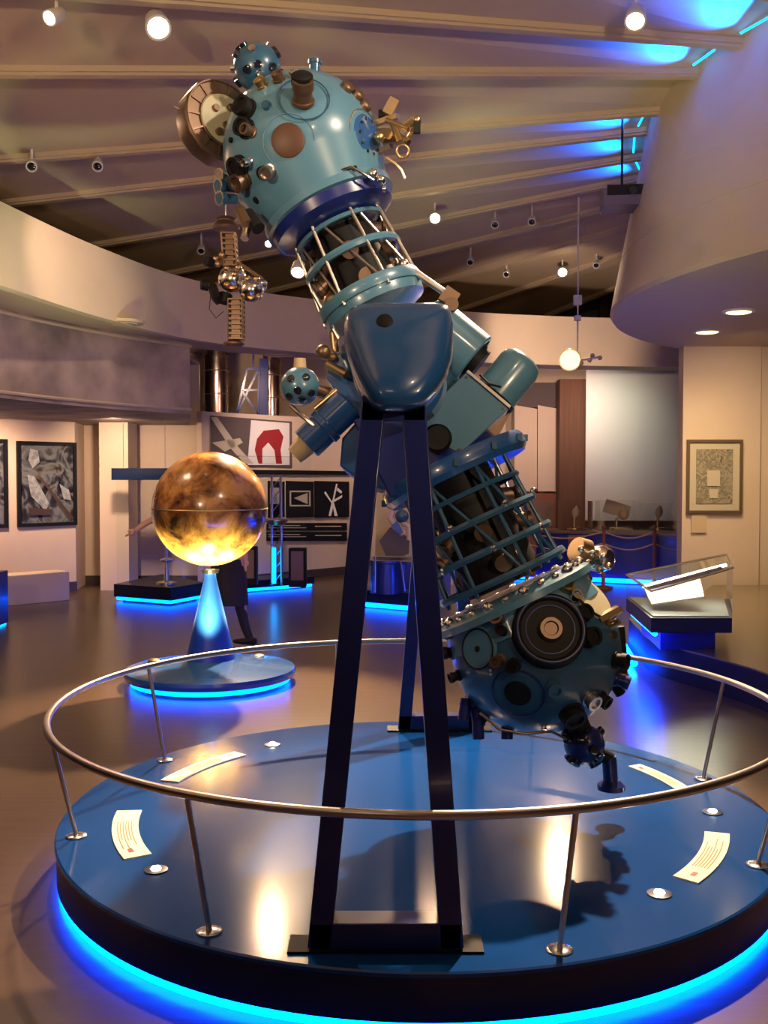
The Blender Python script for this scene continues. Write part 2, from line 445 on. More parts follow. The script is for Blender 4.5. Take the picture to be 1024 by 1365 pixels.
arc_plate(1.235, 1.345, -175.5, -149.8, 'short curved cream text plate on the platform near the leftmost rail post', 1)
arc_plate(1.198, 1.295, 137.8, 164.2, 'long curved cream text plate at the back left of the blue platform', -1)
arc_plate(1.265, 1.342, 7, 28, 'curved cream text plate at the back right of the blue platform', 1)
arc_plate(1.26, 1.36, -42, -17, 'curved cream text plate at the front right of the blue platform', -1)
for r, a, lb in ((1.278, -142.6, 'front left'), (1.282, 126.9, 'back left'), (1.326, -4.9, 'far right'), (1.307, -49.8, 'front right')):
    t = math.radians(a); p = PC + V((math.cos(t) * r, math.sin(t) * r, .2))
    o = thing('recessed_light', p, 'small bright round light set in the blue platform, the %s one of four' % lb, 'lamp', 'recessed lights in the blue platform')
    mb = MB(); mb.lathe(p, (0, 0, 1), [(0, .045), (.004, .045), (.006, .036), (.0065, .022)], 24); mb.build('bezel', M['platside'], o)
    mb = MB(); mb.lathe(p + V((0, 0, .0066)), (0, 0, 1), [(0, .020), (.006, .016), (.009, .006)], 20); mb.build('lens', M['bulbw'], o)

# ================================================================== STAR PROJECTOR
U = at(404, 206, 4.72); L = at(714, 864, 4.45); MID = (U + L) / 2
A = (L - U).normalized(); HALF = (L - U).length / 2
B = V((0, -1, 0)); B = (B - A * B.dot(A)).normalized()          # towards the viewer
C = B.cross(A).normalized()
if C.x < 0: C = -C


def P(a, b, c): return MID + A * a + B * b + C * c
def loc(px, py, b=0):
    r = ray(px, py); n = B; o = MID + B * b; t = (o - O).dot(n) / r.dot(n); return O + r * t


def hit(px, py, Cn, R):
    r = ray(px, py).normalized(); oc = O - Cn; bb = r.dot(oc); cc = oc.dot(oc) - R * R; D = bb * bb - cc
    if D < 0: D = 0
    return (O + r * (-bb - math.sqrt(D)) - Cn).normalized()


sp = thing('star_projector', PC + V((0, 0, .2)), 'huge teal dumbbell-shaped planetarium star projector on dark blue A-frames', 'planetarium projector')
PZ = .2
# A-frame stands
for (xc, Y, bx0, bx1) in ((.0, 3.19, -.245, .255), (.322, 5.96, .08, .575)):
    zt = 1.93; mb = MB(); xt = xc + (0.03 if Y < 4 else 0); off = .062
    def leg(x0, x1, m): m.beam((x0, Y, PZ + .01), (x1, Y, zt), .074, .10)
    leg(bx0 + .04, xt - off, mb); leg(bx1 - .04, xt + off, mb)
    mb.box(((bx0 + bx1) / 2, Y, PZ + .05), (bx1 - bx0 - .02, .10, .085)); mb.box((xt, Y, zt - .02), (.20, .10, .08))
    mb.build('stand_frame', M['navy'], sp, bevel=.004)
    mb = MB(); mb.box(((bx0 + bx1) / 2, Y, PZ + .004), (bx1 - bx0 + .12, .12, .008)); mb.build('foot_plate', M['black'], sp)

# front and rear bearing cowls
def cowl(Y0, s, name):
    # rounded hood, wide at the top and drawn in to a chin, open towards the projector
    cols = [(400, 484, 586, .03), (404, 466, 596, .07), (414, 456, 600, .10), (430, 453.5, 602, .125), (455, 454, 602, .15), (480, 460, 600, .18), (505, 468, 592, .215), (525, 477, 580, .235), (538, 484, 568, .24), (546, 490, 558, .225), (551, 499, 546, .17)]
    rs = []
    for (py, x0, x1, dep) in cols:
        a = at(x0, py, 3.19); b = at(x1, py, 3.19); cx = (a.x + b.x) / 2; hw = (b.x - a.x) / 2; z = a.z + (Y0 - 3.19) * 0; ring = []
        for k in range(32):
            t = 2 * PI * k / 32; ct, st = math.cos(t), math.sin(t)
            ex = .50; x = hw * math.copysign(abs(ct) ** ex, ct)
            y = -dep * abs(st) ** .75 if st > 0 else dep * 1.5 * abs(st) ** .6
            ring.append(V((cx + x + (Y0 - 3.19) * .116, Y0 + y * s, z)))
        rs.append(ring)
    mb = MB(); mb.rings(rs); return mb.build(name, M['blueen'], sp, angle=50)


c1 = cowl(3.27, 1, 'bearing_cowl')
p = at(513, 431, 3.142); mb = MB(); mb.lathe(p + V((0, .03, 0)), (0, -1, .15), [(0, .026), (.030, .026), (.034, .018)], 20); mb.build('sight_hole', M['black'], c1)
mb = MB(); q = [(0, 0)]
c2 = cowl(5.85, -1, 'bearing_cowl')
# polar axle and fork between the bearings
ax0 = V((.03, 3.45, 2.03)); ax1 = V((.31, 5.7, 2.03))
mb = MB(); mb.cyl(ax0, ax1, .105, seg=32)
mb.cyl(V((.06, 3.72, 2.05)), V((.085, 3.95, 2.05)), .16, seg=32)
mb.build('polar_axle', M['blueen'], sp)

# central housing
mb = MB(); mb.lathe(P(-.36, 0, 0), A, [(0, .20), (.03, .235), (.30, .235), (.33, .20), (.62, .20)], 36); mb.build('centre_housing', M['teald'], sp)
mb = MB(); mb.prism([loc(470, 560, .20), loc(552, 520, .20), loc(612, 560, .20), loc(600, 640, .20), loc(520, 665, .20)], -B * .4); mb.build('centre_block', M['navy'], sp, bevel=.01)
# big upper ring of the housing
mb = MB(); mb.lathe(P(-.50, 0, 0), A, [(0, .215), (.0, .235), (.035, .24), (.07, .235), (.07, .215)], 48); mb.build('housing_ring', M['teal'], sp)
# large hooded drum right of the cowl
a = loc(565, 425, .02); b_ = loc(632, 480, .02); ax = (b_ - a).normalized()
mb = MB(); mb.lathe(a, ax, [(0, .10), (.03, .128), ((b_ - a).length - .008, .128), ((b_ - a).length, .122), ((b_ - a).length, .108), ((b_ - a).length - .05, .104)], 40); hd = mb.build('side_drum', M['teal'], sp)
mb = MB(); mb.cyl(b_ - ax * .05, b_ + ax * .035, .10, .075, 32); mb.build('drum_end', M['black'], hd)
# gear box with panelled face
q = [loc(623, 495, .24), loc(680, 543, .24), loc(612, 607, .24), loc(553, 562, .24)]
mb = MB(); mb.prism(q, -B * .30); bx = mb.build('gear_box', M['teal'], sp, bevel=.006)
mb = MB()
ctr = sum(q, V()) / 4
for p_ in q: mb.lathe(p_ + (ctr - p_) * .14 , B, [(0, .008), (.006, .007)], 10)
mb.build_each('screw', M['chrome'], bx)
mb = MB(); e = (q[1] - q[0]).normalized(); mb.beam(q[0] + B * .006, q[1] + B * .006, .012, .014, B); mb.build('edge_strip', M['steel'], bx)
# black knob, and the shaded side of the gear box
mb = MB(); mb.lathe(loc(583, 585, .27), B, [(0, .062), (.02, .062), (.035, .05)], 28); mb.build('knob', M['black'], sp)
mb = MB(); mb.prism([loc(600, 606, .05), loc(664, 582, .05), loc(684, 544, .05), loc(640, 540, .05)], -B * .18); mb.build('bracket', M['brassd'], sp)  # gear box side, its shade put into the dark bronze colour
# motor
a = loc(656, 532, .10); b_ = loc(700, 478, .10); d = (b_ - a); ln = d.length
mb = MB(); mb.lathe(a, d, [(0, .083), (.02, .098), (ln * .80, .098), (ln * .92, .090), (ln, .070), (ln * 1.03, .03)], 36); mo = mb.build('motor', M['teal'], sp)
mb = MB(); mb.torus(a + d * .06, d, .093, .012, 36, 8); mb.build('motor_band', M['black'], mo)
mb = MB(); mb.tube([loc(640, 500, .22), loc(652, 512, .26), loc(668, 516, .24)], .005); mb.build('cable', M['black'], mo)
# lower flange
f0 = loc(600, 632, 0); ta = (f0 - MID).dot(A)
mb = MB(); mb.lathe(P(ta - .045, 0, .01), A, [(0, .30), (0, .335), (.02, .345), (.06, .345), (.085, .325), (.085, .24)], 64); fg = mb.build('lower_flange', M['blueen'], sp)
mb = MB()
for k in range(12):
    t = 2 * PI * k / 12; mb.box(P(ta - .005, math.sin(t) * .35, .01 + math.cos(t) * .35), (.02, .02, .03))
mb.build_each('flange_lug', M['teald'], fg)
mb = MB(); mb.lathe(P(ta - .2, 0, 0), A, [(0, .20), (.16, .25)], 40); mb.build('flange_neck', M['navy'], sp)
# lower left gear case
mb = MB(); mb.prism([loc(480, 556, .12), loc(456, 584, .12), loc(453, 621, .12), loc(492, 648, .12), loc(545, 660, .12), loc(560, 560, .12)], -B * .26); mb.build('lower_case', M['blueen'], sp, bevel=.008)
# left arm, cylinder, small sphere
mb = MB(); mb.prism([loc(437, 480, .02), loc(455, 470, .02), loc(500, 548, .02), loc(478, 560, .02), loc(436, 505, .02)], -B * .12); mb.build('side_arm', M['blueen'], sp, bevel=.004)
a = loc(467, 537, .14); b_ = loc(409, 592, .14); d = b_ - a; ln = d.length
mb = MB(); mb.lathe(a, d, [(0, .05), (.01, .074), (ln * .5, .074), (ln * .52, .082), (ln * .62, .082), (ln * .64, .074), (ln, .074), (ln + .004, .06)], 32); cy = mb.build('side_cylinder', M['blueen'], sp)
mb = MB(); mb.lathe(b_, d, [(0, .05), (.05, .045), (.075, .04)], 24); mb.build('cylinder_cap', M['tan'], cy)
mb = MB(); mb.tube([loc(388, 541, .16), loc(400, 552, .2), loc(424, 571, .2)], .010); mb.build_each('link_rod', M['chrome'], sp)
sc = loc(400, 515, .05)
mb = MB(); mb.sphere(sc, .088, 28, 16); ss = mb.build('small_sphere', M['teal'], sp)
for (x, y) in ((388, 505), (408, 503), (397, 520), (415, 524), (386, 528), (402, 532)):
    dd = hit(x, y, sc, .088); mb = MB(); mb.lathe(sc + dd * .082, dd, [(0, .017), (.012, .017), (.014, .012)], 16); mb.build('aperture', M['lens'], ss)
mb = MB(); mb.cyl(sc + V((0, 0, .07)), sc + V((0, 0, .125)), .03, .026, 20); mb.build('sphere_cap', M['tan'], ss)
mb = MB(); mb.cyl(sc, loc(440, 525, .02), .03, seg=16); mb.build('sphere_stalk', M['brassd'], ss)
mb = MB(); mb.sphere(loc(431, 469, .05), .034, 18, 10); mb.sphere(loc(444, 476, .05), .022, 14, 8); mb.build_each('copper_ball', M['brassd'], sp)
mb = MB(); mb.cyl(loc(437, 486, .06), loc(462, 500, .1), .02, seg=14); mb.cyl(loc(420, 545, .1), loc(450, 520, .12), .012, seg=12); mb.sphere(loc(447, 402, .0), .055, 20, 12); mb.cyl(loc(440, 400, 0), loc(447, 470, 0), .02, seg=12); mb.build_each('pivot_hardware', M['brass'], sp)
mb = MB(); mb.cyl(loc(418, 390, .05), loc(452, 452, .05), .012, seg=12); mb.build('guide_rod', M['steel'], sp)

# lattice cages
def cage(name, a0, a1, r0, r1, rings, n, twist, rr, mats):
    g = MB()
    mb = MB(); mb.lathe(P(a0, 0, 0), A, [(0, r0 * .66), ((a1 - a0), r1 * .66)], 24); core = mb.build('planet_cage_core', M['black'], sp)
    # dark lens clusters inside
    mb = MB(); rnd = random.Random(3)
    for k in range(12):
        t = rnd.random() * 2 * PI; aa = a0 + (a1 - a0) * (.1 + .8 * rnd.random()); r = (r0 + r1) / 2 * .70
        p = P(aa, math.cos(t) * r, math.sin(t) * r); dd = (p - P(aa, 0, 0)).normalized(); mb.lathe(p - dd * .03, dd + A * .4, [(0, .034), (.06, .034), (.065, .04), (.08, .04), (.08, .028)], 14)
    mb.build_each('planet_lens', M['brassd'], core)
    for (f, R, th) in rings:
        mb = MB(); aa = a0 + (a1 - a0) * f
        mb.lathe(P(aa - th / 2, 0, 0), A, [(0, R - .022), (0, R), (th * .5, R + .006), (th, R), (th, R - .022)], 56, cap=False)
        mb.build('cage_ring', mats[0], sp)
    for k in range(n):
        t = 2 * PI * k / n + .35
        p0 = lambda t, a_, r_: P(a_, math.cos(t) * r_, math.sin(t) * r_)
        mb = MB(); mb.cyl(p0(t, a0, r0), p0(t, a1, r1), rr, seg=10); mb.cyl(p0(t, a0, r0), p0(t + twist, a1, r1), rr * .8, seg=10)
        mb.build('cage_strut', mats[1], sp)


cage('upper', -.93, -.46, .205, .245, [(.22, .215, .018), (.52, .232, .03), (.92, .25, .05)], 7, .9, .0085, (M['teal'], M['steel']))
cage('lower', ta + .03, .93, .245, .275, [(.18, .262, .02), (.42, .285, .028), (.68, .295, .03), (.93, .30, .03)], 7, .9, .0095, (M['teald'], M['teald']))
mb = MB()
for k in range(14):
    t = 2 * PI * k / 14; r = .29; p0 = P(ta + (.93 - ta) * (.42 if k % 2 else .70), math.cos(t) * r, math.sin(t) * r); mb.sphere(p0, .017, 10, 6)
mb.build_each('ring_clamp', M['chrome'], sp)
# linkage at upper right of cage
mb = MB(); mb.cyl(loc(538, 352, .1), loc(597, 393, .1), .016, seg=12); mb.sphere(loc(538, 352, .1), .024, 14, 8); mb.build('linkage_rod', M['steel'], sp)
mb = MB(); mb.box(loc(599, 396, .1), (.07, .05, .07), Matrix.Rotation(.6, 3, 'Y')); mb.lathe(loc(602, 408, .12), B, [(0, .03), (.04, .03)], 16); mb.build('linkage_clamp', M['brassd'], sp)

# star spheres
def star_sphere(Cn, R, sgn, mname):
    mb = MB(); prof = []
    n = 26
    for i in range(n + 1):
        t = PI * i / n; z = -R * math.cos(t); r = R * math.sin(t)
        prof.append((z, r))
    mb.lathe(Cn, A * sgn, [(z, r) for z, r in prof if z < R * .80], 56)
    return mb.build('star_sphere', mname, sp, angle=30)


RU = .366; RL = .372
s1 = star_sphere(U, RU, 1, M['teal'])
# neck of the upper sphere: pear shaped towards the cage
mb = MB(); mb.lathe(U, A, [(.12, .350), (.22, .315), (.27, .300), (.275, .312), (.31, .312), (.315, .295), (.33, .215)], 56); mb.build('sphere_neck', M['teal'], s1)
mb = MB(); mb.lathe(U, A, [(.30, .296), (.36, .285), (.40, .21)], 48); mb.build('neck_collar', M['navy'], s1)


def port(sph, Cn, R, px, py, prof, m, name='lens_port', tilt=None, depth=-.004, m2=None):
    d = hit(px, py, Cn, R)
    if tilt: d = d + V(tilt); d.normalize()
    mb = MB(); p = Cn + hit(px, py, Cn, R) * (R + depth)
    mb.lathe(p, d, prof, 24)
    return mb.build(name, m, sph)


def disc(r, h=.012): return [(0, r), (h, r), (h + .003, r * .93)]
def barrel(r, h): return [(0, r * 1.25), (.012, r * 1.25), (.014, r), (h * .6, r), (h * .62, r * 1.15), (h, r * 1.15), (h, r * .8), (h - .01, r * .75)]


port(s1, U, RU, 384, 187, disc(.072, .006), M['port'], 'port_cover')
dd = hit(384, 187, U, RU); mb = MB(); mb.torus(U + dd * RU * .957, dd, .112, .002, 48, 6); mb.build('port_ring', M['teal'], s1)
# right side circular panel with dark bolts
dd = hit(492, 182, U, RU); mb = MB(); mb.torus(U + dd * RU * .94, dd, .12, .004, 48, 6); mb.build('port_ring', M['steel'], s1)
mb = MB(); mb.lathe(U + dd * (RU - .016), dd, [(0, .10), (.018, .085), (.026, .04)], 32); mb.build('port_panel', M['blueen'], s1)
mb = MB(); x_, y_, _ = basis(dd)
for k in range(10):
    t = 2 * PI * k / 10; mb.lathe(U + dd * (RU - .002) + (x_ * math.cos(t) + y_ * math.sin(t)) * .075, dd, [(0, .008), (.012, .007)], 10)
mb.build_each('panel_bolt', M['lens'], s1)
dd = hit(405, 130, U, RU); mb = MB(); mb.torus(U + dd * RU * .985, dd, .11, .003, 48, 6); mb.build('port_ring', M['teald'], s1)
port(s1, U, RU, 404, 136, barrel(.040, .10), M['brassd'], tilt=(0, 0, .5))
port(s1, U, RU, 403, 130, [(.06, .046), (.10, .046), (.11, .03)], M['black'], tilt=(0, 0, .5))
for x, y, r, h, mm in ((356, 142, .020, .02, 'teald'), (330, 147, .040, .055, 'black'), (329, 172, .036, .05, 'black'), (336, 176, .022, .06, 'brassd'), (321, 222, .040, .05, 'black'), (326, 240, .036, .06, 'brassd'), (334, 216, .016, .06, 'chrome'), (360, 228, .026, .06, 'steel'), (352, 230, .030, .02, 'black'), (365, 262, .018, .012, 'black'), (343, 266, .018, .012, 'black'), (309, 187, .012, .012, 'black'), (350, 115, .022, .04, 'brass'), (372, 107, .022, .04, 'brassd'), (392, 102, .018, .03, 'chrome'), (438, 128, .008, .008, 'chrome')):
    port(s1, U, RU, x, y, barrel(r, h) if h > .02 else disc(r, h), M[mm])
# top bright plates along the upper right rim
for x, y in ((462, 118), (476, 128), (486, 142)):
    port(s1, U, RU, x, y, [(0, .030), (.02, .030), (.028, .024)], M['brassd'])
# tube on top
dd = V((.05, -.1, 1)).normalized(); p = at(420, 106, 4.66)
mb = MB(); mb.cyl(p - V((0, 0, .03)), p + V((0, 0, .075)), .024, seg=20); mb.lathe(p + V((0, 0, .07)), (0, 0, 1), [(0, .03), (.018, .03), (.022, .022)], 20); mb.build('sighting_tube', M['teald'], s1)
# left barrels
for i, (x, y) in enumerate(((292, 234), (290, 248), (292, 264))):
    a = at(x + 22, y + 2, 4.62); b_ = at(x, y, 4.56)
    mb = MB(); d = b_ - a; mb.lathe(a, d, [(0, .022), (d.length * .7, .022), (d.length * .7, .03), (d.length, .03), (d.length, .02)], 18); bb = mb.build('lens_barrel', M['teald'] if i != 0 else M['steel'], s1)
    mb = MB(); mb.torus(b_ - d * .02, d, .03, .004, 24, 6); mb.build('chrome_ring', M['chrome'], bb)
for (x0, y0, x1, y1, r, mm) in ((320, 280, 330, 300, .026, 'brassd'), (332, 296, 326, 318, .018, 'chrome'), (330, 285, 345, 305, .03, 'black')):
    mb = MB(); mb.cyl(at(x0, y0, 4.5), at(x1, y1, 4.45), r, seg=14); mb.build('lens_barrel', M[mm], s1)
# small constellation sphere on top left
sc = at(343, 90, 4.75)
mb = MB(); mb.sphere(sc, .108, 32, 18); s3 = mb.build('star_globe_small', M['teald'], sp)
rnd = random.Random(5)
for k in range(20):
    d = V((rnd.uniform(-1, 1), rnd.uniform(-1, .4), rnd.uniform(-.6, 1))).normalized()
    mb = MB(); mb.lathe(sc + d * .10, d, [(0, .020), (.022, .018), (.024, .010)], 14); mb.build('aperture', M['lens'] if k % 4 else M['chrome'], s3)
mb = MB(); mb.cyl(sc, at(362, 122, 4.72), .05, .06, seg=20); mb.build('globe_neck', M['brassd'], s3)
# cable bits between
mb = MB(); mb.tube([at(338, 128, 4.6), at(330, 140, 4.55), at(322, 160, 4.55), at(318, 180, 4.58)], .012); mb.tube([at(375, 100, 4.68), at(385, 106, 4.64), at(400, 102, 4.66)], .008); mb.build('cable', M['brass'], s1)
# brass turret disc on the left: wide spoked drum facing left and towards us
tc_ = at(291, 166, 4.84); td = (V((.30, -.90, .10))).normalized(); td = V((.62, -.76, .12)).normalized()
mb = MB(); mb.lathe(tc_ - td * .05, td, [(-.09, .12), (-.05, .165), (.0, .195), (.09, .198), (.10, .185)], 14); tu = mb.build('turret', M['brassd'], s1)
mb = MB(); mb.lathe(tc_ + td * .051, td, [(0, .125), (.012, .12), (.014, .05)], 28); mb.build('turret_face', M['ivory'], tu)
x_, y_, _ = basis(td); mb = MB()
for k in range(14):
    t = 2 * PI * k / 14; e = x_ * math.cos(t) + y_ * math.sin(t); mb.beam(tc_ + td * .055 + e * .12, tc_ + td * .052 + e * .188, .008, .008, td)
mb.torus(tc_ + td * .052, td, .188, .006, 42, 6); mb.torus(tc_ + td * .058, td, .124, .006, 42, 6)
mb.build('turret_spoke', M['brassd'], tu)
mb = MB()
for k, (e1, e2) in enumerate(((.03, .06), (-.05, .04), (.0, -.03), (.05, -.06), (-.04, -.07))): mb.lathe(tc_ + td * .062 + x_ * e1 + y_ * e2, td, [(0, .018), (.02, .016)], 12)
mb.build_each('turret_lens', M['brassd'], tu)
mb = MB(); mb.tube([at(232, 142, 4.75), at(262, 155, 4.75)], .0025, 5); mb.build('wire', M['steel'], tu)
# chrome cluster on the right
mb = MB()
for p0, p1, w_ in (((500, 165), (530, 155), .022), ((512, 188), (535, 186), .03), ((500, 205), (522, 195), .02)):
    mb.beam(at(*p0, 4.6), at(*p1, 4.55), w_, .03)
mb.box(at(521, 143, 4.56), (.045, .04, .075), Matrix.Rotation(.5, 3, 'Y')); mb.build_each('lens_bracket', M['brass'], s1)
mb = MB()
for p0, p1, r in (((515, 160), (545, 172), .012), ((540, 170), (556, 158), .018), ((528, 178), (545, 190), .013), ((545, 185), (558, 165), .014), ((505, 178), (518, 178), .024), ((524, 165), (534, 190), .016)):
    mb.cyl(at(*p0, 4.55), at(*p1, 4.5), r, seg=12)
mb.sphere(at(506, 183, 4.5), .024, 16, 10); mb.sphere(at(556, 160, 4.5), .02, 12, 8); mb.build_each('projector_arm', M['brass'], s1)
mb = MB(); mb.torus(at(537, 202, 4.5), (0, 1, .3), .026, .007, 24, 8); mb.tube([at(515, 210, 4.5), at(527, 218, 4.5), at(535, 226, 4.5), at(540, 238, 4.5)], .006); mb.build('cable', M['brass'], s1)
mb = MB(); mb.box(at(556, 170, 4.5), (.03, .03, .05)); mb.box(at(509, 152, 4.58), (.03, .03, .03)); mb.build('dark_fitting', M['black'], s1)
# bright fittings on the flange under the sphere
mb = MB()
for x, y, r in ((455, 238, .018), (470, 236, .022), (497, 232, .026), (508, 240, .022), (448, 226, .02), (512, 252, .015)): mb.sphere(at(x, y, 4.45), r, 14, 8)
mb.tube([at(450, 228, 4.42), at(468, 222, 4.40), at(485, 232, 4.40), at(498, 240, 4.42)], .006); mb.build_each('flange_fitting', M['chrome'], s1)
mb = MB(); mb.beam(at(446, 232, 4.44), at(476, 224, 4.42), .02, .02); mb.cyl(at(448, 228, 4.45), at(444, 240, 4.45), .018); mb.build('flange_lever', M['black'], s1)

# lower star sphere: the skin is faceted with broad circular windows
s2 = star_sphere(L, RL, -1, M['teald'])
mb = MB(); mb.lathe(L, -A, [(.12, .362), (.21, .335), (.215, .372), (.245, .372), (.255, .355), (.275, .30)], 64); mb.build('sphere_shoulder', M['teal'], s2)
mb = MB()
for k in range(26):
    t = 2 * PI * k / 26 + .1; r = .335; p0 = L - A * .262 + B * math.cos(t) * r + C * math.sin(t) * r; mb.sphere(p0, .017 if k % 3 else .026, 10, 6)
mb.build_each('collar_bolt', M['chrome'], s2)
dd = hit(733, 840, L, RL)
mb = MB(); mb.lathe(L + dd * (RL - .035), dd, [(0, .155), (.052, .150), (.060, .142), (.060, .128), (.048, .120), (.046, .09), (.050, .01)], 48); lp = mb.build('large_port', M['black'], s2)
mb = MB(); mb.lathe(L + dd * (RL + .012), dd, [(0, .055), (.02, .05), (.03, .045), (.03, .03), (.02, .026)], 28); mb.build('port_lens', M['brassd'], lp)
mb = MB(); mb.torus(L + dd * (RL + .013), dd, .10, .003, 40, 6); mb.torus(L + dd * (RL + .026), dd, .135, .004, 48, 6); mb.build_each('port_ring', M['navy'], lp)
dd = hit(640, 865, L, RL); mb = MB(); mb.lathe(L + dd * (RL - .02), dd, [(0, .085), (.034, .082), (.036, .08)], 36); pl_ = mb.build('round_panel', M['teal'], s2)
mb = MB(); mb.torus(L + dd * (RL + .016), dd, .083, .004, 40, 6); mb.lathe(L + dd * (RL + .012), dd, [(0, .014), (.008, .012)], 14); mb.build('panel_ring', M['black'], pl_)
dd = hit(790, 795, L, RL); mb = MB(); mb.lathe(L + dd * (RL - .03), dd, [(0, .115), (.03, .105), (.032, .09)], 40); pl_ = mb.build('round_panel', M['ivory'], s2)
mb = MB(); mb.torus(L + dd * (RL - .004), dd, .108, .005, 40, 6); mb.build('panel_ring', M['black'], pl_)
dd = hit(690, 925, L, RL); mb = MB(); mb.torus(L + dd * (RL - .01), dd, .11, .003, 40, 6); mb.build('port_ring', M['navy'], s2)
mb = MB(); mb.lathe(L + dd * (RL - .014), dd, [(0, .06), (.015, .055)], 30); mb.build('port_cover', M['black'], s2)
for x, y, r, h, mm in ((738, 915, .026, .05, 'teald'), (668, 828, .026, .06, 'brassd'), (672, 842, .020, .05, 'black'), (668, 880, .022, .07, 'brassd'), (686, 886, .024, .06, 'black'), (608, 845, .028, .06, 'brassd'), (604, 870, .024, .05, 'black'), (612, 900, .02, .05, 'black'), (762, 950, .045, .05, 'black'), (785, 930, .030, .05, 'steel'), (625, 940, .03, .05, 'navy'), (645, 955, .024, .05, 'black'), (725, 968, .012, .02, 'chrome'), (752, 788, .030, .05, 'brass'), (764, 800, .022, .05, 'chrome'), (740, 780, .018, .04, 'brass'), (775, 820, .030, .05, 'black'), (782, 850, .034, .06, 'black'), (820, 880, .03, .06, 'black'), (822, 905, .026, .06, 'navy'), (800, 930, .026, .05, 'black'), (655, 893, .006, .008, 'chrome'), (735, 795, .012, .02, 'chrome')):
    port(s2, L, RL, x, y, barrel(r, h) if h > .02 else disc(r, h), M[mm])
# gilded lens stacks at the right of the lower sphere
mb = MB()
for p0, p1, r in (((790, 838), (828, 812), .016), ((795, 845), (826, 828), .014), ((800, 852), (820, 846), .018), ((785, 828), (812, 830), .012), ((752, 780), (772, 800), .012)): mb.cyl(at(*p0, 4.28), at(*p1, 4.22), r, seg=12)
mb.box(at(812, 818, 4.22), (.09, .05, .025), Matrix.Rotation(-.5, 3, 'Y')); mb.build_each('projector_arm', M['brass'], s2)
mb = MB()
for p0, p1, r in (((826, 835), (830, 880), .022), ((824, 875), (828, 900), .03), ((815, 905), (828, 925), .024), ((822, 850), (826, 868), .03)): mb.cyl(at(*p0, 4.38), at(*p1, 4.38), r, seg=14)
mb.build_each('side_barrel', M['black'], s2)
mb = MB(); mb.torus(at(826, 872, 4.37), (0, .2, 1), .03, .006, 24, 6); mb.torus(at(827, 900, 4.37), (0, .2, 1), .032, .006, 24, 6); mb.build_each('barrel_ring', M['chrome'], s2)
for (x0, y0, x1, y1) in ((636, 958, 638, 985), (676, 965, 676, 985), (622, 945, 618, 960)):
    mb = MB(); mb.cyl(at(x0, y0 - 14, 4.4), at(x1, y1, 4.38), .026, seg=14); mb.build('lens_barrel', M['navy'], s2)
mb = MB(); mb.tube([at(640, 950, 4.2), at(665, 972, 4.2), at(700, 978, 4.2), at(735, 975, 4.22), at(755, 985, 4.25)], .006); mb.build('cable', M['brassd'], s2)
# cluster behind the sphere, top right
mb = MB(); p0 = at(798, 745, 4.62)
mb.lathe(p0 - V((.05, 0, -.02)), (-.6, -.3, .3), [(0, .05), (.02, .065), (.075, .055)], 20, mi=1)
mb.lathe(p0, (.5, -.6, .2), [(-.04, .05), (0, .062), (.05, .056), (.07, .03)], 18)
for x, y in ((775, 732), (790, 738), (785, 750), (805, 742), (800, 760), (782, 765), (812, 755)): mb.sphere(at(x, y, 4.52), .017, 10, 6)
mb.cyl(at(785, 770, 4.6), at(768, 790, 4.5), .02, seg=12); mb.build('lens_cluster', [M['chrome'], M['brass']], s2)
# satellite projector under the sphere
mb = MB(); sc = at(779, 992, 4.35); mb.sphere(sc, .088, 24, 14)
s4 = mb.build('constellation_projector', M['navy'], s2)
rnd = random.Random(11); mb = MB()
for k in range(16):
    d = V((rnd.uniform(-1, 1), rnd.uniform(-1, .3), rnd.uniform(-1, 1))).normalized(); mb.lathe(sc + d * .075, d, [(0, .022), (.03, .02), (.032, .012)], 12)
mb.build_each('aperture', M['lens'], s4)
mb = MB(); mb.cyl(at(768, 955, 4.32), sc, .045, .06, seg=18); mb.cyl(at(800, 1005, 4.35), at(814, 1012, 4.36), .03, seg=12); mb.build('mount', M['black'], s4)
mb = MB(); tip = at(815, 1052, 4.36); mb.cyl(at(812, 1008, 4.36), tip, .032, seg=16); mb.lathe(tip, (0, 0, 1), [(0, .06), (.02, .06), (.04, .034)], 18); mb.build('lower_tube', M['navy'], s4)

# ================================================================== PLANET GLOBE
GY = 8.3; GP = V((at(281, 895, GY).x, GY, 0))
gl = thing('planet_globe', GP, 'large amber planet globe on a blue cone stand with blue glow under its base', 'globe')
mb = MB(); mb.lathe(GP, (0, 0, 1), [(.06, .66), (.065, .69), (.10, .70), (.125, .69), (.20, .22)], 80); mb.build('base_disc', M['blueen'], gl)
mb = MB(); mb.lathe(GP, (0, 0, 1), [(0, .55), (.06, .55)], 60); mb.build('plinth', M['platside'], gl)
mb = MB(); mb.torus(GP + V((0, 0, .035)), (0, 0, 1), .635, .018, 80, 8); mb.build('led_strip', M['led'], gl)
mb = MB(); mb.lathe(GP, (0, 0, 1), [(.19, .205), (.21, .20), (.86, .05), (.93, .045)], 36); mb.build('cone_stand', mat('cone_blue', (.006, .045, .26), .4), gl)
GC = GP + V((0, 0, 1.435)); GR = .468
mb = MB(); mb.sphere(GC, GR, 72, 40); go = mb.build('globe_body', M['planet'], gl)
mb = MB(); mb.torus(GC, (0, 0, 1), GR + .002, .005, 96, 6); mb.build('equator_seam', M['brass'], gl)
mb = MB(); mb.lathe(GP + V((0, 0, .905)), (0, 0, 1), [(0, .03), (.0, .065), (.03, .075), (.03, .05), (.01, .02)], 24); mb.build('lamp_cup', M['chrome'], gl)
for k in range(3):
    t = k * 2 * PI / 3 + .6; q = GP + V((math.cos(t) * .42, math.sin(t) * .42, .30))
    spot('globe_uplight', q, GC - V((0, 0, .38)), 260, 70, (.95, 1, .42), parent=gl)
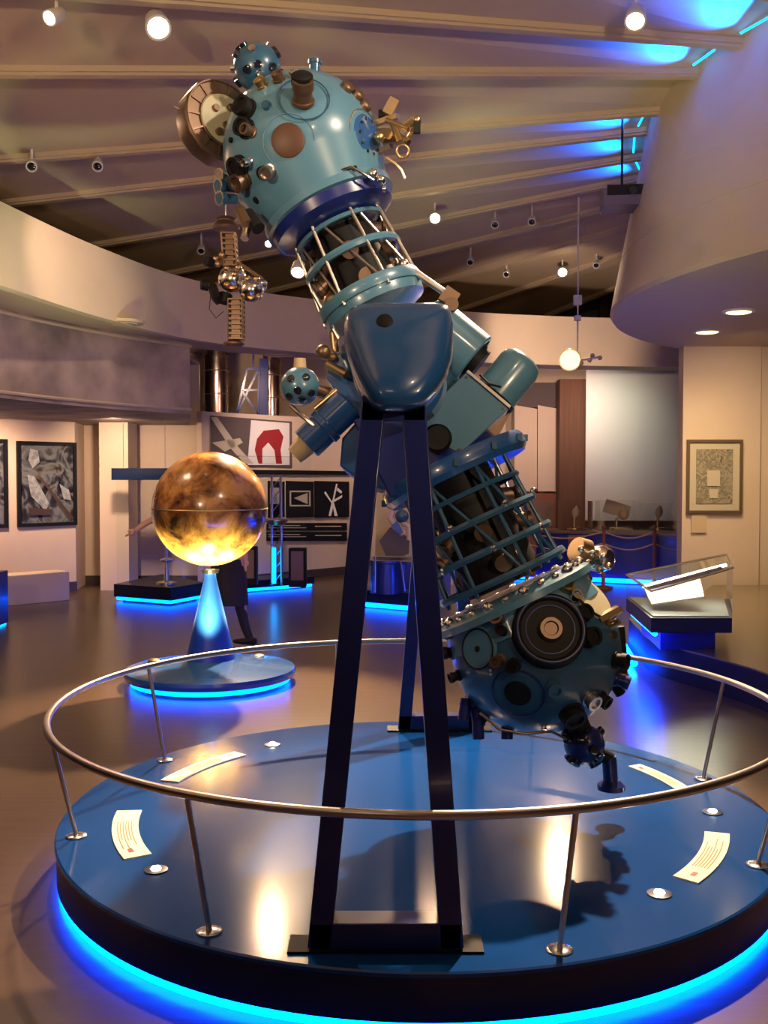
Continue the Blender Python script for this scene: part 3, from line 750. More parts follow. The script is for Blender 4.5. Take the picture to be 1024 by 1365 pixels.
for (x, y) in ((262, 882), (292, 884), (345, 878), (205, 884)):
    p = on(x, y, .14); p.z = .14
    mb = MB(); mb.lathe(p, (0, 0, 1), [(0, .05), (.03, .05), (.04, .03)], 16); mb.build('uplight_fitting', M['brass'], gl)

# ================================================================== PERSON behind the globe
def skin_body(name, verts, edges, rad_, m, parent, sub=2):
    me = bpy.data.meshes.new(name); off = parent_world(parent); me.from_pydata([V(v) - off for v in verts], edges, []); me.update()
    o = bpy.data.objects.new(name, me); COL.objects.link(o); o.parent = parent; me.materials.append(m)
    s = o.modifiers.new('skin', 'SKIN'); s.use_smooth_shade = True
    for i, r in enumerate(rad_):
        rr_ = r if isinstance(r, tuple) else (r, r); me.skin_vertices[0].data[i].radius = rr_
    me.skin_vertices[0].data[0].use_root = True
    ss_ = o.modifiers.new('subd', 'SUBSURF'); ss_.levels = sub; ss_.render_levels = sub
    return o


HY = 10.15
def h(px, py, y=HY): return at(px, py, y)
pe = thing('person', V((h(310, 860).x, HY, 0)), 'person in black skirt and white top leaning left behind the amber globe, arm out', 'person')
pelv = h(303, 742); chest = h(285, 682); neck = h(276, 655); head = h(271, 634)
vs = [pelv, h(296, 712), chest, neck, head + V((0, 0, .02)), head + V((0, 0, .12)),
      h(262, 668), h(228, 680), h(197, 696), h(178, 708),                # outstretched arm
      h(298, 672), h(318, 705), h(326, 735), h(328, 748),              # other arm
      h(318, 752), h(320, 800), h(327, 836), h(335, 856),                # trailing leg
      h(290, 752), h(284, 800), h(283, 845), h(281, 862)]
ed = [(0, 1), (1, 2), (2, 3), (3, 4), (4, 5), (2, 6), (6, 7), (7, 8), (8, 9), (2, 10), (10, 11), (11, 12), (12, 13), (0, 14), (14, 15), (15, 16), (16, 17), (0, 18), (18, 19), (19, 20), (20, 21)]
ra = [(.15, .12), (.12, .10), (.15, .11), .055, .085, .075, .055, .040, .032, .026, .055, .040, .032, .026, .085, .060, .046, .034, .085, .060, .046, .036]
body = skin_body('body', vs, ed, ra, M['skin'], pe)
for hp, dirx in ((h(178, 708), (h(170, 713) - h(178, 708)).normalized()), (h(328, 748), V((0, -.2, -1)))):
    mb = MB()
    for k in range(4):
        sd = V((0, 1, 0)) * (k - 1.5) * .016; mb.tube([hp + sd * .6, hp + V(dirx) * .05 + sd, hp + V(dirx) * (.085 + (.012 if k in (1, 2) else 0)) + sd], .0075, 7)
    mb.tube([hp, hp + V(dirx) * .03 + V((0, -.03, .025)), hp + V(dirx) * .06 + V((0, -.035, .03))], .009, 7)
    mb.sphere(hp + V(dirx) * .02, .032, 14, 8); mb.build('hand', M['skin'], pe)
mb = MB(); mb.sphere(head + V((.02, .03, .05)), .11, 20, 12); mb.build('hair', M['hair'], pe)
skin_body('shirt', [h(302, 735), h(296, 712), chest, neck - V((0, 0, .04)), h(262, 668), h(242, 675), h(298, 672), h(312, 695)], [(0, 1), (1, 2), (2, 3), (2, 4), (4, 5), (2, 6), (6, 7)], [(.175, .14), (.14, .115), (.17, .125), .065, .068, .058, .068, .058], M['shirt'], pe)
mb = MB(); t0 = h(303, 746); t1 = h(307, 806)
mb.rings([[p + V((math.cos(2 * PI * k / 24) * rx, math.sin(2 * PI * k / 24) * ry, 0)) for k in range(24)] for p, rx, ry in ((h(303, 745), .155, .13), (h(304, 765), .185, .15), (h(306, 790), .185, .15), (h(308, 806), .175, .15))]); mb.build('skirt', M['skirt'], pe)
skin_body('stocking', [h(318, 790), h(320, 806), h(327, 836), h(336, 858)], [(0, 1), (1, 2), (2, 3)], [.068, .064, .051, .038], M['skirt'], pe)
mb = MB(); f = h(335, 860); f.z = 0
mb.rings([[V((f.x + dx, f.y - .03, 0)) + V((0, 0, .045)) + V((0, math.cos(2 * PI * k / 14) * wy, math.sin(2 * PI * k / 14) * hz)) for k in range(14)] for dx, wy, hz in ((.06, .02, .03), (.03, .036, .04), (-.08, .042, .03), (-.16, .03, .02), (-.18, .01, .008))]); mb.build('shoe', M['black'], pe)
mb = MB(); f = h(281, 862); f.z = 0
mb.rings([[V((f.x + dx, f.y - .03, 0)) + V((0, 0, .045)) + V((0, math.cos(2 * PI * k / 14) * wy, math.sin(2 * PI * k / 14) * hz)) for k in range(14)] for dx, wy, hz in ((.06, .02, .03), (.03, .036, .04), (-.08, .042, .03), (-.16, .03, .02), (-.18, .01, .008))]); mb.build('shoe', M['black'], pe)

# ================================================================== LEFT SIDE EXHIBITS
# framed space photographs on the left wall
wa = V((-9.5, 9.5, 0)); wb = V((-4.58, 15.02, 0)); wd = (wb - wa).normalized(); wn = V((wd.y, -wd.x, 0))
def onwall(px, z):
    s = (px - 512) / F; t = (s * wa.y - wa.x) / (wd.x - s * wd.y); p = wa + wd * t; return V((p.x, p.y, z))


def wall_picture(pa, pb, z0, z1, fr, label, m, name='framed_photograph', mount=0, group=None):
    d = (pb - pa); d.z = 0; d.normalize(); n = V((d.y, -d.x, 0)) * .01; ctr = (pa + pb) / 2
    o = thing(name, V((ctr.x, ctr.y, z0)), label, 'picture', group)
    q = lambda s0, s1, e0, e1: [pa + d * s0 + V((0, 0, e0)), pa + d * s1 + V((0, 0, e0)), pa + d * s1 + V((0, 0, e1)), pa + d * s0 + V((0, 0, e1))]
    W = (pb - pa).length; H = z1 - z0; pa = V((pa.x, pa.y, 0)); z = z0
    mb = MB()
    for (s0, s1, e0, e1) in ((0, W, z0, z0 + fr), (0, W, z1 - fr, z1), (0, fr, z0 + fr, z1 - fr), (W - fr, W, z0 + fr, z1 - fr)): mb.prism([v + n * .1 for v in q(s0, s1, e0, e1)], n * 4)
    mb.build('frame', M['frame'] if mount else M['black'], o)
    if mount:
        mb = MB(); mb.prism([v + n * .1 for v in q(fr, W - fr, z0 + fr, z1 - fr)], n * 1.2); mb.build('mount_board', M['matboard'], o)
    g = fr + mount; mb = MB(); mb.prism([v + n * (1.4 if mount else .1) for v in q(g, W - g, z0 + g, z1 - g)], n * .8); im = mb.build('print', m, o)
    return o, q, n, im


o, q, n, im = wall_picture(onwall(22, 0), onwall(101, 0), .98, 2.20, .05, 'framed photograph of a space telescope, right of two on the left wall', M['photo1'], group='space photographs on the left wall')
W = (onwall(101, 0) - onwall(22, 0)).length; mb = MB()
def wp(u, v_, e=3.2): a_ = onwall(22, 0); return a_ + wd * (.05 + u * (W - .1)) + V((0, 0, 1.03 + v_ * 1.12)) + n * e
mb.prism([wp(.12, .62), wp(.25, .60), wp(.52, .25), wp(.45, .15), wp(.18, .35)], n * .3)
mb.prism([wp(.18, .95), wp(.32, .93), wp(.35, .78), wp(.22, .70), wp(.14, .8)], n * .3)
mb.prism([wp(.72, .5), wp(.9, .42), wp(.95, .28), wp(.8, .3)], n * .3)
mb.build('telescope_image', mat('silver_print', (.42, .45, .42), .4, noise=.2, nscale=14, col2=(.12, .13, .15)), im)
mb = MB(); mb.prism([wp(.30, .62, 3.6), wp(.36, .60, 3.6), wp(.99, .05, 3.6), wp(.92, .02, 3.6)], n * .3); mb.prism([wp(.14, .2, 3.6), wp(.6, .17, 3.6), wp(.55, .1, 3.6), wp(.14, .1, 3.6)], n * .3); mb.build('truss_image', M['brassd'], im)
o, q, n, im = wall_picture(onwall(-70, 0), onwall(9, 0), .98, 2.22, .05, 'framed photograph cut by the left edge of the photo, on the left wall', M['photo1'], group='space photographs on the left wall')
# low white bench by the left wall
a_ = on(-60, 815, 0); b_ = on(93, 800, 0); d = (b_ - a_).normalized(); nn = V((-d.y, d.x, 0))
mb = MB(); mb.prism([a_, b_, b_ + nn * .35, a_ + nn * .35], (0, 0, .40)); o = mb.build('bench', M['wall'], bevel=.01); tag(o, 'low cream block bench along the left wall under the photographs', 'bench')
# dark plinth at the extreme left edge
p = on(-8, 835, 0)
o = thing('display_plinth', p, 'dark blue plinth cut off by the left edge of the photo', 'plinth')
mb = MB(); mb.box(p + V((-.05, 0, .32)), (.28, .4, .60)); mb.build('body', M['navy'], o); mb = MB(); mb.box(p + V((-.05, 0, .018)), (.24, .36, .035)); mb.build('led_strip', M['ledsoft'], o)

# glass case on dark base with the LED edge (left)
def showcase(c0, poly, zb, zt, ztop, label, extra=None, legs=True, name='glass_showcase', led=True, basemat='platside', inset=.12):
    o = thing(name, V((c0.x, c0.y, 0)), label, 'display case')
    ctr = sum((V((*p, 0)) for p in poly), V()) / len(poly)
    P3 = [V((*p, 0)) for p in poly]
    mb = MB(); mb.prism([p + V((0, 0, zb)) for p in P3], (0, 0, zt - zb)); mb.build('base', M[basemat], o)
    ins = [p + (ctr - p).normalized() * inset for p in P3]
    mb = MB(); mb.prism(ins, (0, 0, zb)); mb.build('plinth', M['black'], o)
    if led:
        mb = MB(); ii = [p + (ctr - p).normalized() * .05 + V((0, 0, max(zb - .025, .02))) for p in P3]
        for i in range(len(ii)): mb.cyl(ii[i], ii[(i + 1) % len(ii)], .022, seg=8)
        mb.build('led_strip', M['led'], o)
    if ztop:
        g = [p + (ctr - p).normalized() * .04 + V((0, 0, zt)) for p in P3]
        for i in range(len(g)):
            a, b = g[i], g[(i + 1) % len(g)]; e = (b - a).normalized(); up = V((0, 0, ztop - zt))
            mb = MB(); mb._f([mb.bm.verts.new(v) for v in (a, b, b + up, a + up)], 0); mb.build('glass_pane', M['glass'], o)
        mb = MB(); mb._f([mb.bm.verts.new(p + V((0, 0, ztop - zt))) for p in g], 0); mb.build('glass_top', M['glass'], o)
    return o


pa, pb, pc, pd = on(152, 802, 0), on(228, 808, 0), on(270, 802, 0), on(200, 795, 0)
sc1 = showcase(pb, [(pa.x, pa.y), (pb.x, pb.y), (pc.x, pc.y + .2), (pd.x, pd.y + .8)], .07, .24, 1.72, 'tall glass case on a dark blue LED-lit base left of the amber globe')
a_ = at(149, 632, 14.6); b_ = at(236, 632, 14.6)
mb = MB(); mb.box(((a_.x + b_.x) / 2, 14.6, a_.z), (b_.x - a_.x, .04, .17)); o = mb.build('blue_sign_board', M['navyglass']); tag(o, 'narrow dark blue board above the glass case left of the globe', 'sign')
for x in (-.3, .3):
    mb = MB(); mb.cyl(V(((a_.x + b_.x) / 2 + x, 14.6, a_.z + .08)), V(((a_.x + b_.x) / 2 + x, 14.6, 2.5)), .004, seg=6); mb.build('hanging_wire', M['steel'], o)
p = V((pb.x - .15, pb.y + .45, .24))
mo_ = thing('small_instrument', p, 'small pedestal instrument inside the glass case left of the globe', 'instrument')
mb = MB(); mb.lathe(p, (0, 0, 1), [(0, .14), (.03, .14), (.05, .04), (.30, .025), (.32, .09), (.34, .09), (.36, .02), (.65, .02)], 20); mb.build('stand', M['steel'], mo_)
mb = MB(); mb.lathe(p + V((0, 0, .65)), (0, 0, 1), [(0, .02), (.05, .06), (.12, .06), (.16, .02)], 20); mb.build('head', M['brass'], mo_)

# display wall panels, right of the globe
da = V((-2.75, 15.3, 0)); db = V((-.5, 17.7, 0)); dd_ = (db - da).normalized(); dn = V((dd_.y, -dd_.x, 0))
def ond(px, z, e=.02):
    s = (px - 512) / F; a0 = da + dn * e; t = (s * a0.y - a0.x) / (dd_.x - s * dd_.y); p = a0 + dd_ * t; return V((p.x, p.y, z))
def zy(px, py, e=.02): p = ond(px, 0, e); return CZ + (p.y) * (ray(px, py).z / ray(px, py).y)
def dp(px, py, e=.02): return ond(px, zy(px, py, e), e)
def panel(name, corners, m, label, depth=.03, group=None, cat_='panel'):
    mb = MB(); mb.prism([dp(*c_, .01) for c_ in corners], dn * depth); o = mb.build(name, m); tag(o, label, cat_, group); return o
def deco(parent, name, polys, m, e=.045):
    mb = MB()
    for pl in polys: mb.prism([dp(*c_, e) for c_ in pl], dn * .004)
    return mb.build(name, m, parent)


o = panel('photo_panel', [(281, 554), (388, 562), (388, 622), (281, 618)], M['wall_dark'], 'wide photo panel with a satellite mast and red figure above the globe right side')
deco(o, 'mast_image', [[(281, 556), (290, 556), (318, 596), (338, 618), (326, 618), (308, 598)], [(283, 590), (320, 584), (324, 590), (300, 602)]], M['matboard'])
deco(o, 'white_panel_image', [[(335, 560), (386, 564), (386, 620), (330, 620)]], M['white'])
deco(o, 'red_figure_image', [[(343, 585), (352, 574), (372, 572), (378, 582), (374, 600), (376, 618), (345, 618), (340, 600)]], M['red'], .05)
deco(o, 'pale_figure_image', [[(350, 598), (358, 590), (366, 600), (368, 618), (350, 618)]], M['white'], .055)
o = panel('rail_trim', [(320, 626), (466, 628), (466, 633), (320, 632)], M['black'], 'long black picture rail across the display wall', .04, cat_='trim')
for i, (x0, x1, kind, lb) in enumerate(((357, 378, 0, 'narrow'), (381, 417, 1, 'wide'), (419, 464, 2, 'square'))):
    o = panel('drawing_panel', [(x0, 641), (x1, 642), (x1, 689), (x0, 690)], M['black'], '%s black panel with a white line drawing on the display wall' % ['narrow', 'middle', 'right-hand'][i], group='black drawing panels')
    if kind == 0: deco(o, 'line_drawing', [[(360, 650), (372, 650), (372, 672), (360, 672)]], mat('grey_print', (.3, .27, .28), .6))
    if kind == 1: deco(o, 'line_drawing', [[(386, 654), (414, 654), (414, 656), (386, 656)], [(386, 673), (414, 673), (414, 675), (386, 675)], [(386, 654), (388, 654), (388, 675), (386, 675)], [(412, 654), (414, 654), (414, 675), (412, 675)], [(392, 664), (410, 657), (410, 672)]], M['matboard'])
    if kind == 2: deco(o, 'line_drawing', [[(438, 688), (442, 670), (445, 670), (450, 688), (446, 688), (444, 676), (441, 688)], [(434, 655), (442, 668), (456, 660), (456, 663), (442, 671), (432, 657)], [(448, 645), (450, 645), (445, 668), (443, 668)], [(450, 650), (456, 655), (455, 658), (449, 654)]], M['white'])
for i, (y0, y1) in enumerate(((697, 707), (709, 721))):
    o = panel('text_board', [(355, y0), (461, y0), (461, y1), (355, y1)], M['black'], '%s black caption strip below the drawings on the display wall' % ['upper', 'lower'][i], group='caption strips')
    deco(o, 'caption_text', [[(358, y0 + 3 + k * 3), (400 + 8 * k, y0 + 3 + k * 3), (400 + 8 * k, y0 + 4 + k * 3), (358, y0 + 4 + k * 3)] for k in range(2)] + [[(420, y0 + 4), (455, y0 + 4), (455, y0 + 5.2), (420, y0 + 5.2)]], M['matboard'])
# glass case in front of the display wall with a blue-lit truss model
pa, pb = on(318, 791, 0), on(419, 783, 0); pc, pd = pb - dn * .62, pa - dn * .62
sc2 = showcase(pa, [(pa.x, pa.y), (pb.x, pb.y), (pc.x, pc.y), (pd.x, pd.y)], .06, .17, 2.0, 'tall glass case with a truss model right of the globe, LED strip below')
for k, (x, lb) in enumerate(((330, 'left'), (398, 'right'))):
    p = on(x, 781, .17); p.z = .17
    p.y += .15 if k == 0 else -.1
    t_ = thing('equipment_cabinet', p, '%s dark cabinet inside the tall glass case by the display wall' % lb, 'cabinet', 'dark cabinets in the tall case')
    mb = MB(); mb.box(p + V((0, 0, .27)), (.24, .2, .54)); mb.build('body', M['black'], t_, bevel=.01)
    mb = MB(); mb.box(p + V((0, -.105, .30)), (.17, .012, .40)); mb.build('door', M['brassd'], t_)
p = on(369, 780, .17); p.z = .17
t_ = thing('truss_model', p, 'slim steel lattice mast model in the tall glass case, lit blue', 'model')
mb = MB()
for s in (-.07, .07): mb.cyl(p + V((s, 0, 0)), p + V((s * .9, 0, 1.55)), .018, seg=8)
for k in range(9): z = k * .17; mb.cyl(p + V((-.07, 0, z)), p + V((.07, 0, z + .17)), .008, seg=6)
mb.build('mast', M['steel'], t_); mb = MB(); mb.lathe(p + V((0, -.03, .85)), (0, 0, 1), [(0, .10), (.06, .17), (.08, .17), (.08, .1)], 24); mb.build('bowl', M['brass'], t_)
mb = MB(); mb.box(p + V((-.03, -.06, .28)), (.05, .02, .5)); mb.build('blue_light_tube', M['ledsoft'], t_)

# tall chrome columns
for i, (x, hw, y0, dep, lb) in enumerate(((289, 16, 462, 17.4, 'left'), (362, 14, 476, 18.2, 'right'))):
    a_ = at(x, 560, dep); r = hw * dep / F
    top = 4.02
    o = thing('chrome_column', V((a_.x, dep, 0)), '%s one of two tall polished metal cylinders standing behind the photo panel' % lb, 'column', 'polished metal cylinders at the back')
    mb = MB(); mb.lathe((a_.x, dep, 0), (0, 0, 1), [(0, r * 1.1), (.05, r * 1.1), (.06, r), (3.7, r), (3.70, r * 1.06), (3.76, r * 1.06), (3.76, r * .8), (top, r * .8)], 36); mb.build('cylinder', mat('polished_bronze', (.55, .42, .36), .22, 1, noise=.2, nscale=20, col2=(.30, .22, .20), stretch=(1, 1, .3)), o)
    mb = MB()
    for z in (2.75, 3.1, 3.5): mb.torus((a_.x, dep, z), (0, 0, 1), r, .008, 36, 6)
    mb.build_each('band', M['steel'], o)
# blue truss between columns
mb = MB(); T = lambda x, y: at(x, y, 17.2)
for s0, s1 in (((316, 550), (330, 492)), ((330, 492), (346, 492)), ((346, 492), (344, 555)), ((322, 520), (344, 520)), ((316, 552), (344, 494)), ((312, 555), (346, 555)), ((322, 520), (344, 552))): mb.beam(T(*s0), T(*s1), .035, .035)
mb.beam(T(337, 492), at(338, 470, 17.2), .03, .03); mb.box(at(338, 466, 17.2), (.1, .05, .08)); mb.prism([T(346, 478), T(357, 478), T(357, 560), T(343, 560)], (0, .1, 0)); mb.build('truss', M['navy']); o = bpy.data.objects['truss']; tag(o, 'dark blue triangular truss between the two polished metal cylinders', 'truss')

# suspended chrome satellite (left of the big projector)
SY = 8.6
so = thing('hanging_satellite', at(318, 452, SY), 'chrome satellite model with lattice mast hanging left of the star projector', 'satellite model')
S = lambda x, y, dy=0: at(x, y, SY + dy)
mb = MB(); mb.lathe(S(301, 306), (0, 0, 1), [(0, .11), (.02, .118), (.035, .10), (.07, .07), (.075, .07), (.085, .085), (.10, .07), (.11, .02)], 28); mb.build('cap', M['brassd'], so)
def mast(p0, p1, r, n_, nm):
    mb = MB(); ax = (p1 - p0); 
    for sx in (-1, 1):
        for sy in (-1, 1): mb.cyl(p0 + V((sx * r, sy * r, 0)), p1 + V((sx * r, sy * r, 0)), .008, seg=6)
    for k in range(n_ + 1):
        c_ = p0 + ax * k / n_
        mb.box(c_, (2 * r + .01, 2 * r + .01, .014))
    mb.box((p0 + p1) / 2, (r * 1.2, r * 1.2, abs(ax.z)))
    return mb.build(nm, M['brassd'], so)
mast(S(305, 312), S(308, 355), .055, 6, 'upper_mast'); mast(S(315, 400), S(315, 452), .060, 8, 'lower_mast')
mb = MB(); mb.lathe(S(312, 462), (0, 0, 1), [(0, .06), (.02, .09), (.03, .09), (.05, .05)], 24); mb.build('foot', M['brassd'], so)
mb = MB(); mb.sphere(S(310, 372), .12, 28, 16); mb.sphere(S(335, 386, -.05), .105, 28, 16); mb.sphere(S(347, 380), .06, 20, 12); mb.build('chrome_sphere', M['chrome'], so)
mb = MB()
for x, y in ((296, 340), (288, 345), (313, 366), (302, 380), (330, 372), (342, 372), (325, 393), (345, 396), (318, 357), (303, 358), (290, 352)): mb.sphere(S(x, y, -.1), .028, 12, 8)
for p0, p1 in (((300, 345), (320, 352)), ((290, 380), (300, 372)), ((275, 382), (292, 378)), ((320, 352), (350, 372))): mb.cyl(S(*p0), S(*p1), .016, seg=8)
mb.build_each('fitting', M['brass'], so)
mb = MB(); mb.lathe(S(287, 352, -.05), (-.6, -.7, .1), [(0, .03), (.05, .04), (.10, .04), (.1, .03)], 16); mb.lathe(S(285, 392), (-.8, -.3, -.3), [(-.03, .09), (.0, .095), (.02, .06)], 20); mb.lathe(S(274, 380), (-.8, -.3, 0), [(-.02, .05), (.04, .04)], 14); mb.lathe(S(300, 397), (-.2, -.3, -1), [(-.03, .06), (.05, .04)], 14); mb.build_each('dish', M['black'], so)
mb = MB(); mb.tube([S(281, 392), S(279, 412), S(288, 424), S(298, 415)], .004, 5); mb.build('wire', M['black'], so)
top = S(301, 290); mb = MB(); mb.cyl(top, V((top.x, top.y, 5.15)), .006, seg=6); mb.build('suspension_rod', M['steel'], so)
spot('satellite_light', (.6, 6.5, 4.6), S(318, 370), 30, 25)

# ================================================================== CENTRE BACK: yellow exhibit
YY = 13.6
a_ = at(499, 700, YY); b_ = at(604, 700, YY)
yb = thing('yellow_exhibit_board', V(((a_.x + b_.x) / 2, YY, 0)), 'yellow and tan exhibit board seen between the legs of the stand', 'exhibit board')
mb = MB(); mb.prism([at(499, 775, YY), at(604, 780, YY), at(604, 645, YY), at(503, 645, YY)], (0, .06, 0)); mb.build('board', M['tan'], yb)
mb = MB(); mb.prism([at(575, 742, YY - .03), at(602, 738, YY - .03), at(600, 672, YY - .03), at(574, 672, YY - .03)], (0, .03, 0)); mb.build('yellow_panel', M['yellow'], yb)
mb = MB(); mb.box(((a_.x + b_.x) / 2, YY + .03, .27), (1.0, .08, .54)); mb.build('leg_panel', M['navy'], yb)
KP = on(526, 812, 0)
kb = thing('drum_kiosk', KP + V((0, .5, 0)), 'dark blue round kiosk with LED strip seen between the stand legs', 'kiosk')
mb = MB(); a_ = on(487, 810, 0); b_ = on(566, 817, 0); d = (b_ - a_); mb.prism([a_ + V((0, 0, .07)), b_ + V((0, 0, .07)), b_ + V((0, .45, .07)), a_ + V((0, .45, .07))], (0, 0, .16)); mb.build('base', M['platside'], kb)
mb = MB(); mb.cyl(a_ + d * .02 + V((0, .02, .04)), b_ - d * .02 + V((0, .02, .04)), .03, seg=10); mb.build('led_strip', M['led'], kb)
mb = MB(); mb.lathe(at(517, 790, 12.95), (0, 0, 1), [(0, .22), (.38, .22), (.40, .30), (.43, .30)], 32); mb.build('drum', M['navy'], kb)
mb = MB()
for y in (742, 748): mb.cyl(at(497, y, 12.7), at(605, y + 1, 12.7), .012, seg=8)
mb.cyl(at(500, 742, 12.7), at(500, 790, 12.7), .014, seg=8); mb.cyl(at(534, 748, 12.7), at(540, 788, 12.7), .012, seg=8); mb.build('hand_rail', M['steel'], kb)
tm = thing('telescope_model', at(527, 742, 13.0), 'dark angular telescope model with curved tan arms in front of the tan board', 'model')
Q = lambda x, y, dy=0: at(x, y, 13.0 + dy)
mb = MB(); mb.prism([Q(506, 722), Q(521, 703), Q(546, 718), Q(545, 738), Q(532, 744), Q(515, 742)], (0, .2, 0)); mb.build('body', M['wall_dark'], tm)
mb = MB(); mb.tube([Q(524, 680), Q(520, 690), Q(527, 702), Q(538, 712)], .045, 10); mb.tube([Q(536, 696), Q(545, 702), Q(546, 720)], .04, 10); mb.build('arm', mat('pale_tan_plastic', (.6, .42, .28), .5), tm)
mb = MB(); mb.prism([Q(522, 700, -.05), Q(530, 694, -.05), Q(538, 710, -.05), Q(532, 713, -.05)], (0, .1, 0)); mb.sphere(Q(536, 688), .09, 16, 10); mb.build('collar', M['teald'], tm)
bl = thing('brass_model', at(587, 680, 13.0), 'small brass ball model above the yellow board right of the stand legs', 'model')
mb = MB(); mb.sphere(at(586, 673, 13), .11, 18, 12); mb.build('ball', M['yellow'], bl); mb = MB(); mb.cyl(at(586, 676, 13), at(590, 745, 13), .03, seg=10); mb.build('stalk', M['black'], bl)

# ================================================================== RIGHT BACK
mb = MB(); a_ = at(781, 600, 17.8); b_ = at(915, 600, 17.8); z0 = at(800, 694, 17.8).z; mb.prism([V((a_.x, 17.8, z0)), V((b_.x, 17.8, z0)), V((b_.x, 17.8, 4.02)), V((a_.x, 17.8, 4.02))], (0, .03, 0)); o = mb.build('projection_screen', M['screen']); tag(o, 'large pale projection screen beside the brown pier', 'screen')
for i, (x0, x1) in enumerate(((686, 716), (717, 745))):
    mb = MB(); mb.prism([at(x0, 655, 18.7), at(x1, 655, 18.7), at(x1, 545, 18.7), at(x0, 540, 18.7)], (0, .03, 0)); o = mb.build('wall_panel', M['wall']); tag(o, '%s tall cream panel left of the brown pier' % ['wide', 'narrow'][i], 'panel', 'cream panels at the back')
mb = MB(); mb.prism([at(690, 708, 18.5), at(745, 708, 18.5), at(745, 658, 18.5), at(690, 658, 18.5)], (0, .05, 0)); o = mb.build('notice_case', M['wood']); tag(o, 'dark red-brown notice case on the wall left of the brown pier', 'notice case')
mb = MB(); mb.prism([at(700, 703, 18.44), at(738, 703, 18.44), at(738, 668, 18.44), at(700, 668, 18.44)], (0, .05, 0)); mb.build('notice', M['brassd'], o)
# counters
cnt = thing('display_counter', V((3.6, 16.9, 0)), 'long dark blue curved display counter with blue LED edge at the back right', 'counter')
cp = [on(686, 772, 0), on(745, 775, 0), on(800, 777, 0), on(860, 780, 0), on(915, 782, 0)]
mb = MB(); mb.prism([p + V((0, 0, .1)) for p in cp] + [p + V((0, .9, .1)) for p in reversed(cp)], (0, 0, .68)); mb.build('body', M['navy'], cnt)
mb = MB(); mb.prism([p + V((0, -.05, .78)) for p in cp] + [p + V((0, .95, .78)) for p in reversed(cp)], (0, 0, .04)); mb.build('counter_top', M['brassd'], cnt)
mb = MB(); mb.tube([p + V((0, -.02, .05)) for p in cp], .035, 8); mb.build('led_strip', M['led'], cnt)
mb = MB()
for x in (703, 768, 872):
    p = on(x, 778, 0); mb.box(p + V((0, -.03, .44)), (.26, .05, .66))
mb.build_each('wood_pilaster', M['wood'], cnt)
for i, (x0, x1, y1, lb) in enumerate(((748, 790, 668, 'left'), (800, 852, 668, 'middle'), (858, 905, 672, 'right'))):
    a_ = at(x0, 706, 16.6); b_ = at(x1, 706, 16.6)
    o = thing('glass_cover', V(((a_.x + b_.x) / 2, 16.75, .82)), '%s glass cover standing on the blue counter at the back' % lb, 'display case', 'glass covers on the counter')
    H = at(x0, y1, 16.6).z - .82; c_ = V(((a_.x + b_.x) / 2, 16.8, .82)); W = b_.x - a_.x
    mb = MB(); mb.box(c_ + V((0, 0, H / 2)), (W, .4, H)); mb.build('glass', M['glass'], o)
    m_ = thing('exhibit_model', c_, ['slim brass rod model under the left glass cover', 'golden winged model under the middle glass cover', 'small pale model under the right glass cover'][i], 'model')
    mb = MB(); mb.lathe(c_, (0, 0, 1), [(0, .12), (.03, .12), (.04, .02), (.20, .02)], 18); mb.build('stand', M['brass'], m_)
    mb = MB()
    if i == 1: mb.box(c_ + V((0, 0, .34)), (.42, .06, .22), Matrix.Rotation(.3, 3, 'Y')); mb.sphere(c_ + V((.1, -.05, .25)), .09, 14, 8); mb.lathe(c_ + V((.1, -.1, .0)), (0, 0, 1), [(0, .16), (.03, .1)], 16)
    else: mb.lathe(c_ + V((0, 0, .2)), (.2, 0, 1), [(0, .03), (.05, .06), (.12, .06), (.2, .01)], 14)
    mb.build('figure', M['tan'], m_)
# rope barrier
rb = thing('rope_barrier', on(700, 792, 0), 'double red-brown rope barrier on slim posts before the blue counter', 'rope barrier')
RPX = [(640, 15.2), (703, 15.3), (805, 15.4), (873, 15.4), (930, 15.3)]
for x, y in RPX:
    p = at(x, 700, y); mb = MB(); mb.lathe((p.x, y, 0), (0, 0, 1), [(0, .15), (.02, .15), (.04, .03), (.90, .025), (.93, .04), (.96, .02)], 18); mb.build_each('post', M['wood'], rb)
mb = MB()
for (x0, y0), (x1, y1) in zip(RPX[:-1], RPX[1:]):
    for z in (.86, .68):
        a_ = at(x0, 700, y0); b_ = at(x1, 700, y1); a_.z = b_.z = z
        mb.tube([a_.lerp(b_, t / 12) - V((0, 0, .10 * math.sin(PI * t / 12))) for t in range(13)], .011, 6)
mb.build('rope', mat('pinkish_rope', (.42, .22, .17), .6), rb)

# framed print on the wall under the dome
y_ = 13.30
pa_ = at(915, 635, y_); pb_ = at(989, 635, y_); z1 = at(915, 586, y_).z; z0 = at(915, 684, y_).z
o, q, n, im = wall_picture(V((pa_.x, y_, 0)), V((pb_.x, y_, 0)), z0, z1, .035, 'framed antique engraving on the cream wall at right', M['photo2'], 'framed_print', .09)
def fp(x, y, e): v = at(x, y, y_ - e); return v
mb = MB(); mb.prism([fp(943, 627, .03), fp(960, 627, .03), fp(960, 648, .03), fp(943, 648, .03)], (0, -.003, 0)); mb.prism([fp(945, 652, .03), fp(958, 652, .03), fp(957, 664, .03), fp(946, 664, .03)], (0, -.003, 0)); mb.build('title_tablet', M['matboard'], im); 
mb = MB(); mb.box(at(932, 698, y_ - .01), (.20, .014, .24)); o = mb.build('caption_card', M['tan']); tag(o, 'small tan caption card below the framed engraving', 'sign')

